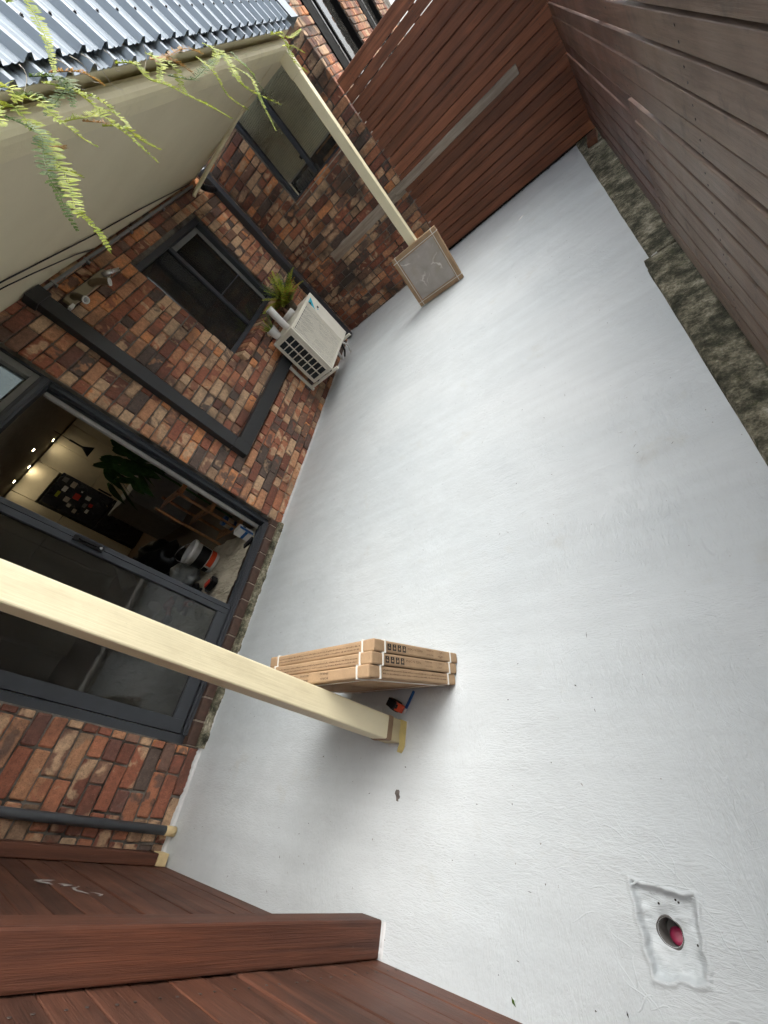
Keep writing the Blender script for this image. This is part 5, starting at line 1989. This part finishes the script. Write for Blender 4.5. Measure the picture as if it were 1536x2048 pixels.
# dropcloth
b = MB()
nx_, ny_ = 70, 60
for j in range(ny_ + 1):
    for i in range(nx_ + 1):
        x = -3.0 + 2.80 * i / nx_
        y = 0.10 + 1.80 * j / ny_
        z = RZ + 0.004 + 0.010 * (1 + mnoise.noise(Vector((x * 5, y * 9, 0)))) + 0.050 * max(0, mnoise.noise(Vector((x * 3.2 + y * 6, y * 4 - x * 5, 4)))) + 0.035 * (0.5 - abs(mnoise.noise(Vector((x * 5 + y * 3, y * 11, 2))))) 
        if i > nx_ - 4:
            x -= 0.05 * abs(mnoise.noise(Vector((y * 4, 0, 0))))
        b.v.append((x, y, z))
for j in range(ny_):
    for i in range(nx_):
        k = j * (nx_ + 1) + i
        b.f.append((k, k + 1, k + nx_ + 2, k + nx_ + 1))
tag(b.build('dropcloth', 'cloth', None, 0, True), 'rumpled cream canvas dropcloth spread inside the doorway', 'dropcloth')
FZ = RZ + 0.02

# bucket lying tilted
bu = thing('paint_bucket', 'white plastic bucket with red inside and black printed label', 'bucket', (-0.98, 1.62, FZ))
ax = Vector((-0.06, 0.03, 1.0)).normalized()
bc = Vector((-0.90, 1.66, FZ + 0.005))
MB().lathe(bc, [(0.0001, 0.0), (0.108, 0.0), (0.112, 0.01), (0.124, 0.25), (0.136, 0.252), (0.136, 0.285), (0.128, 0.29), (0.122, 0.27), (0.108, 0.02)], 32, ax).build('body', 'white_pvc', bu, 0, True)
MB().lathe(bc, [(0.0001, 0.14), (0.115, 0.14)], 24, ax).build('residue', 'red', bu)
for (h0, h1, m, a0, a1) in ((0.10, 0.205, 'black', 0, 14), (0.035, 0.09, 'orange', 6, 16), (0.04, 0.09, 'black', 0, 5), (0.215, 0.235, 'red', 15, 19)):
    b = MB()
    u = ax.orthogonal().normalized()
    w = ax.cross(u)
    for k in range(a0, a1):
        a = 2 * math.pi * k / 32 + 3.4
        a2 = 2 * math.pi * (k + 1) / 32 + 3.4
        r0, r1 = 0.1135 + 0.05 * h0 + 0.002, 0.1135 + 0.05 * h1 + 0.002
        b.quad(bc + ax * h0 + (u * math.cos(a) + w * math.sin(a)) * r0, bc + ax * h0 + (u * math.cos(a2) + w * math.sin(a2)) * r0,
               bc + ax * h1 + (u * math.cos(a2) + w * math.sin(a2)) * r1, bc + ax * h1 + (u * math.cos(a) + w * math.sin(a)) * r1)
    b.build('label', m, bu)
pts_ = [bc + ax * (0.26 + 0.09 * math.sin(math.pi * k / 12)) + Vector((-0.9, -0.3, 0)).normalized() * (0.14 * math.sin(math.pi * k / 12)) + Vector((-0.3, 0.95, 0)) * 0.137 * math.cos(math.pi * k / 12) for k in range(13)]
MB().tube(pts_, 0.003, 6).build('handle', 'chrome', bu, 0, True)


def lump(name, c, r3, mat, seed, label, cat, amp=0.25, fr=6):
    b = MB()
    nu, nv = 28, 18
    for j in range(nv + 1):
        th = math.pi * j / nv
        for i in range(nu):
            ph = 2 * math.pi * i / nu
            d = Vector((math.sin(th) * math.cos(ph), math.sin(th) * math.sin(ph), math.cos(th)))
            k = 1 + amp * mnoise.noise(d * fr * 0.5 + Vector((seed, 0, 0))) + amp * 0.4 * mnoise.noise(d * fr * 1.6 + Vector((0, seed, 0)))
            p = Vector((d.x * r3[0] * k, d.y * r3[1] * k, max(d.z * r3[2] * k, -r3[2] * 0.75)))
            b.v.append(tuple(Vector(c) + p))
    for j in range(nv):
        for i in range(nu):
            a, a2 = j * nu + i, j * nu + (i + 1) % nu
            b.f.append((a, a2, a2 + nu, a + nu))
    return tag(b.build(name, mat, None, 0, True), label, cat)


lump('plastic_bag', (-1.28, 1.56, FZ + 0.10), (0.22, 0.17, 0.13), 'bag_clear', 3.0, 'crumpled clear plastic bag behind the bucket', 'bag', 0.35)
lump('rubbish_bag', (-2.1, 1.92, FZ + 0.20), (0.42, 0.26, 0.26), 'bag_black', 5.0, 'black rubbish bag slumped behind the clear plastic bag', 'bag', 0.3)
lump('rubbish_bag', (-1.05, 1.27, FZ + 0.05), (0.22, 0.13, 0.07), 'bag_black', 9.0, 'flat black bag lying between the bucket and the sliding door', 'bag', 0.3)
o = MB().tube([(-2.45, 1.62, FZ + 0.30), (-2.35, 1.80, FZ + 0.52)], 0.085, 20).build('plastic_roll', 'roll', None, 0.01, True)
tag(o, 'pale roll of plastic sheeting standing behind the black rubbish bag', 'roll')
o = MB().tube([(-2.1, 1.05, FZ + 0.10), (-1.7, 1.28, FZ + 0.12)], 0.075, 20).build('plastic_roll', 'roll', None, 0.01, True)
tag(o, 'pale roll lying behind the door glass', 'roll')

# cordless battery and drill
ba = thing('tool_battery', 'red and black tool battery lying on the dropcloth by the door', 'battery', (-0.62, 1.325, FZ))
ba.matrix_basis = Matrix.Translation((-0.60, 1.325, FZ + 0.022)) @ Matrix.Rotation(math.radians(35), 4, 'Z')
for (x0, x1, y0, y1, z0, z1, m, nm) in ((-0.06, 0.06, -0.045, 0.045, 0, 0.060, 'black', 'case'), (-0.058, 0.02, -0.030, 0.030, 0.055, 0.070, 'red', 'top_panel'), (-0.095, -0.058, -0.03, 0.03, 0.0, 0.04, 'grey_pipe', 'terminal'), (0.022, 0.056, -0.028, 0.028, 0.0605, 0.063, 'black', 'latch')):
    ob = MB().box(x0, x1, y0, y1, z0, z1).build(nm, m, None, 0.008)
    ob.parent = ba
tx = text_mesh('print', '5.0', 0.03, (0.052, -0.018, 0.0636), (0, 1, 0), (-1, 0, 0), 'strap', None)
tx.parent = ba
dl = thing('cordless_drill', 'red cordless drill lying behind the sliding door glass', 'drill', (-1.3, 1.22, FZ))
dl.matrix_basis = Matrix.Translation((-1.35, 1.28, FZ + 0.05)) @ Matrix.Rotation(math.radians(25), 4, 'Z')
for (b, nm, m) in ((MB().tube([(-0.11, 0, 0.03), (0.05, 0, 0.03)], [0.042, 0.040], 16), 'motor_body', 'red'),
                   (MB().tube([(0.05, 0, 0.03), (0.12, 0, 0.03)], [0.032, 0.016], 14), 'chuck', 'black'),
                   (MB().tube([(-0.05, 0, 0.02), (-0.07, -0.09, 0.01), (-0.08, -0.16, 0.0)], [0.026, 0.023, 0.024], 12), 'grip', 'red'),
                   (MB().box(-0.14, -0.02, -0.22, -0.16, -0.035, 0.035), 'battery', 'black')):
    ob = b.build(nm, m, None, 0.006)
    ob.parent = dl
dl2 = thing('impact_driver', 'smaller red impact driver lying closest behind the door glass', 'drill', (-0.9, 1.15, FZ))
dl2.matrix_basis = Matrix.Translation((-0.88, 1.16, FZ + 0.04)) @ Matrix.Rotation(math.radians(-15), 4, 'Z')
for (b, nm, m) in ((MB().tube([(-0.07, 0, 0.03), (0.03, 0, 0.03)], 0.032, 14), 'motor_body', 'red'),
                   (MB().tube([(0.03, 0, 0.03), (0.08, 0, 0.03)], [0.024, 0.012], 12), 'nose', 'chrome'),
                   (MB().tube([(-0.04, 0, 0.02), (-0.05, -0.11, 0.0)], 0.021, 12), 'grip', 'black')):
    ob = b.build(nm, m, None, 0.004)
    ob.parent = dl2

# pine trestle and small boxes along the far jamb
rk = thing('pine_rack', 'honey pine wooden shelf rack standing inside by the door jamb', 'rack', (-1.6, 2.0, FZ))
for (x, y) in ((-0.54, 1.955), (-0.54, 2.105), (-1.02, 1.955), (-1.02, 2.105)):
    MB().tube([(x, y, RZ), (x, y, 0.90)], 0.015, 10).build('upright', 'pine', rk)
for (x0, z) in ((-0.54, 0.20), (-0.54, 0.53), (-0.54, 0.86)):
    MB().box(x0 - 0.012, x0 + 0.012, 1.972, 2.088, z - 0.02, z + 0.02).build('rung', 'pine', rk, 0.003)
for z in (0.20, 0.53, 0.86):
    for k in range(4):
        y = 1.975 + 0.032 * k
        MB().box(-1.01, -0.56, y, y + 0.022, z - 0.008, z + 0.006).build('shelf_slat', 'pine', rk, 0.002)
tn = thing('paint_tin', 'small blue paint tin standing in the pine rack', 'tin', (-0.66, 2.03, 0.208))
MB().lathe((-0.66, 2.03, 0.208), [(0.0001, 0), (0.055, 0), (0.055, 0.13), (0.052, 0.135), (0.0001, 0.13)], 20).build('body', 'blue', tn, 0, True)
MB().lathe((-0.66, 2.03, 0.208), [(0.0556, 0.03), (0.0556, 0.10)], 20).build('label', 'roll', tn)
bx = thing('small_box', 'small blue and white box standing on the door sill track', 'box', (-0.27, 1.84, FZ))
bx.matrix_basis = Matrix.Translation((-0.29, 1.80, FZ)) @ Matrix.Rotation(math.radians(28), 4, 'Z')
for (b, nm, m) in ((MB().box(-0.05, 0.05, -0.035, 0.035, 0, 0.155), 'carton', 'white_pvc'),
                   (MB().box(0.0502, 0.0512, -0.034, 0.005, 0.002, 0.152), 'blue_panel', 'blue'),
                   (MB().box(-0.045, 0.048, -0.0362, -0.0352, 0.055, 0.085), 'blue_band', 'blue'),
                   (MB().box(0.0502, 0.0510, 0.012, 0.028, 0.09, 0.12), 'print', 'ink')):
    ob = b.build(nm, m, None, 0.001 if nm == 'carton' else 0)
    ob.parent = bx
o = MB().box(-0.06, 0.06, -0.03, 0.03, 0, 0.03).build('small_box', 'black', None, 0.003)
o.location = (-0.235, 1.70, FZ - 0.003)
o.rotation_euler = (0, 0, 0.5)
tag(o, 'flat dark box lying in front of the blue and white box', 'box')

# house plant with broad leaves at the far jamb
hp = thing('house_plant', 'dark broad-leaved indoor plant hanging by the door jamb', 'plant', (-1.05, 2.3, RZ))
r_ = random.Random(31)
for k in range(46):
    c0 = Vector((-1.05 + r_.uniform(-0.3, 0.3), 2.34 + r_.uniform(-0.22, 0.2), 1.42 + r_.uniform(-0.22, 0.2)))
    a = r_.uniform(0, 6.28)
    d = Vector((math.cos(a), math.sin(a) * 0.6, -0.7)).normalized()
    s = d.cross(Vector((0, 0, 1))).normalized()
    L, W = r_.uniform(0.16, 0.28), r_.uniform(0.035, 0.06)
    b = MB()
    for i in range(5):
        u0, u1 = i / 5, (i + 1) / 5
        w0, w1 = W * math.sin(math.pi * (0.08 + 0.92 * u0)), W * math.sin(math.pi * min(0.999, 0.08 + 0.92 * u1))
        p0 = c0 + d * L * u0 + Vector((0, 0, -0.10 * u0 * u0))
        p1 = c0 + d * L * u1 + Vector((0, 0, -0.10 * u1 * u1))
        b.quad(p0 - s * w0, p0 + Vector((0, 0, -0.01)), p1 + Vector((0, 0, -0.01)), p1 - s * w1)
        b.quad(p0 + Vector((0, 0, -0.01)), p0 + s * w0, p1 + s * w1, p1 + Vector((0, 0, -0.01)))
    b.build('leaf', 'monstera', hp)
MB().tube([(-1.05, 2.35, 1.45), (-1.08, 2.38, 0.8), (-1.05, 2.36, RZ)], 0.012, 8).build('stem', 'monstera', hp)
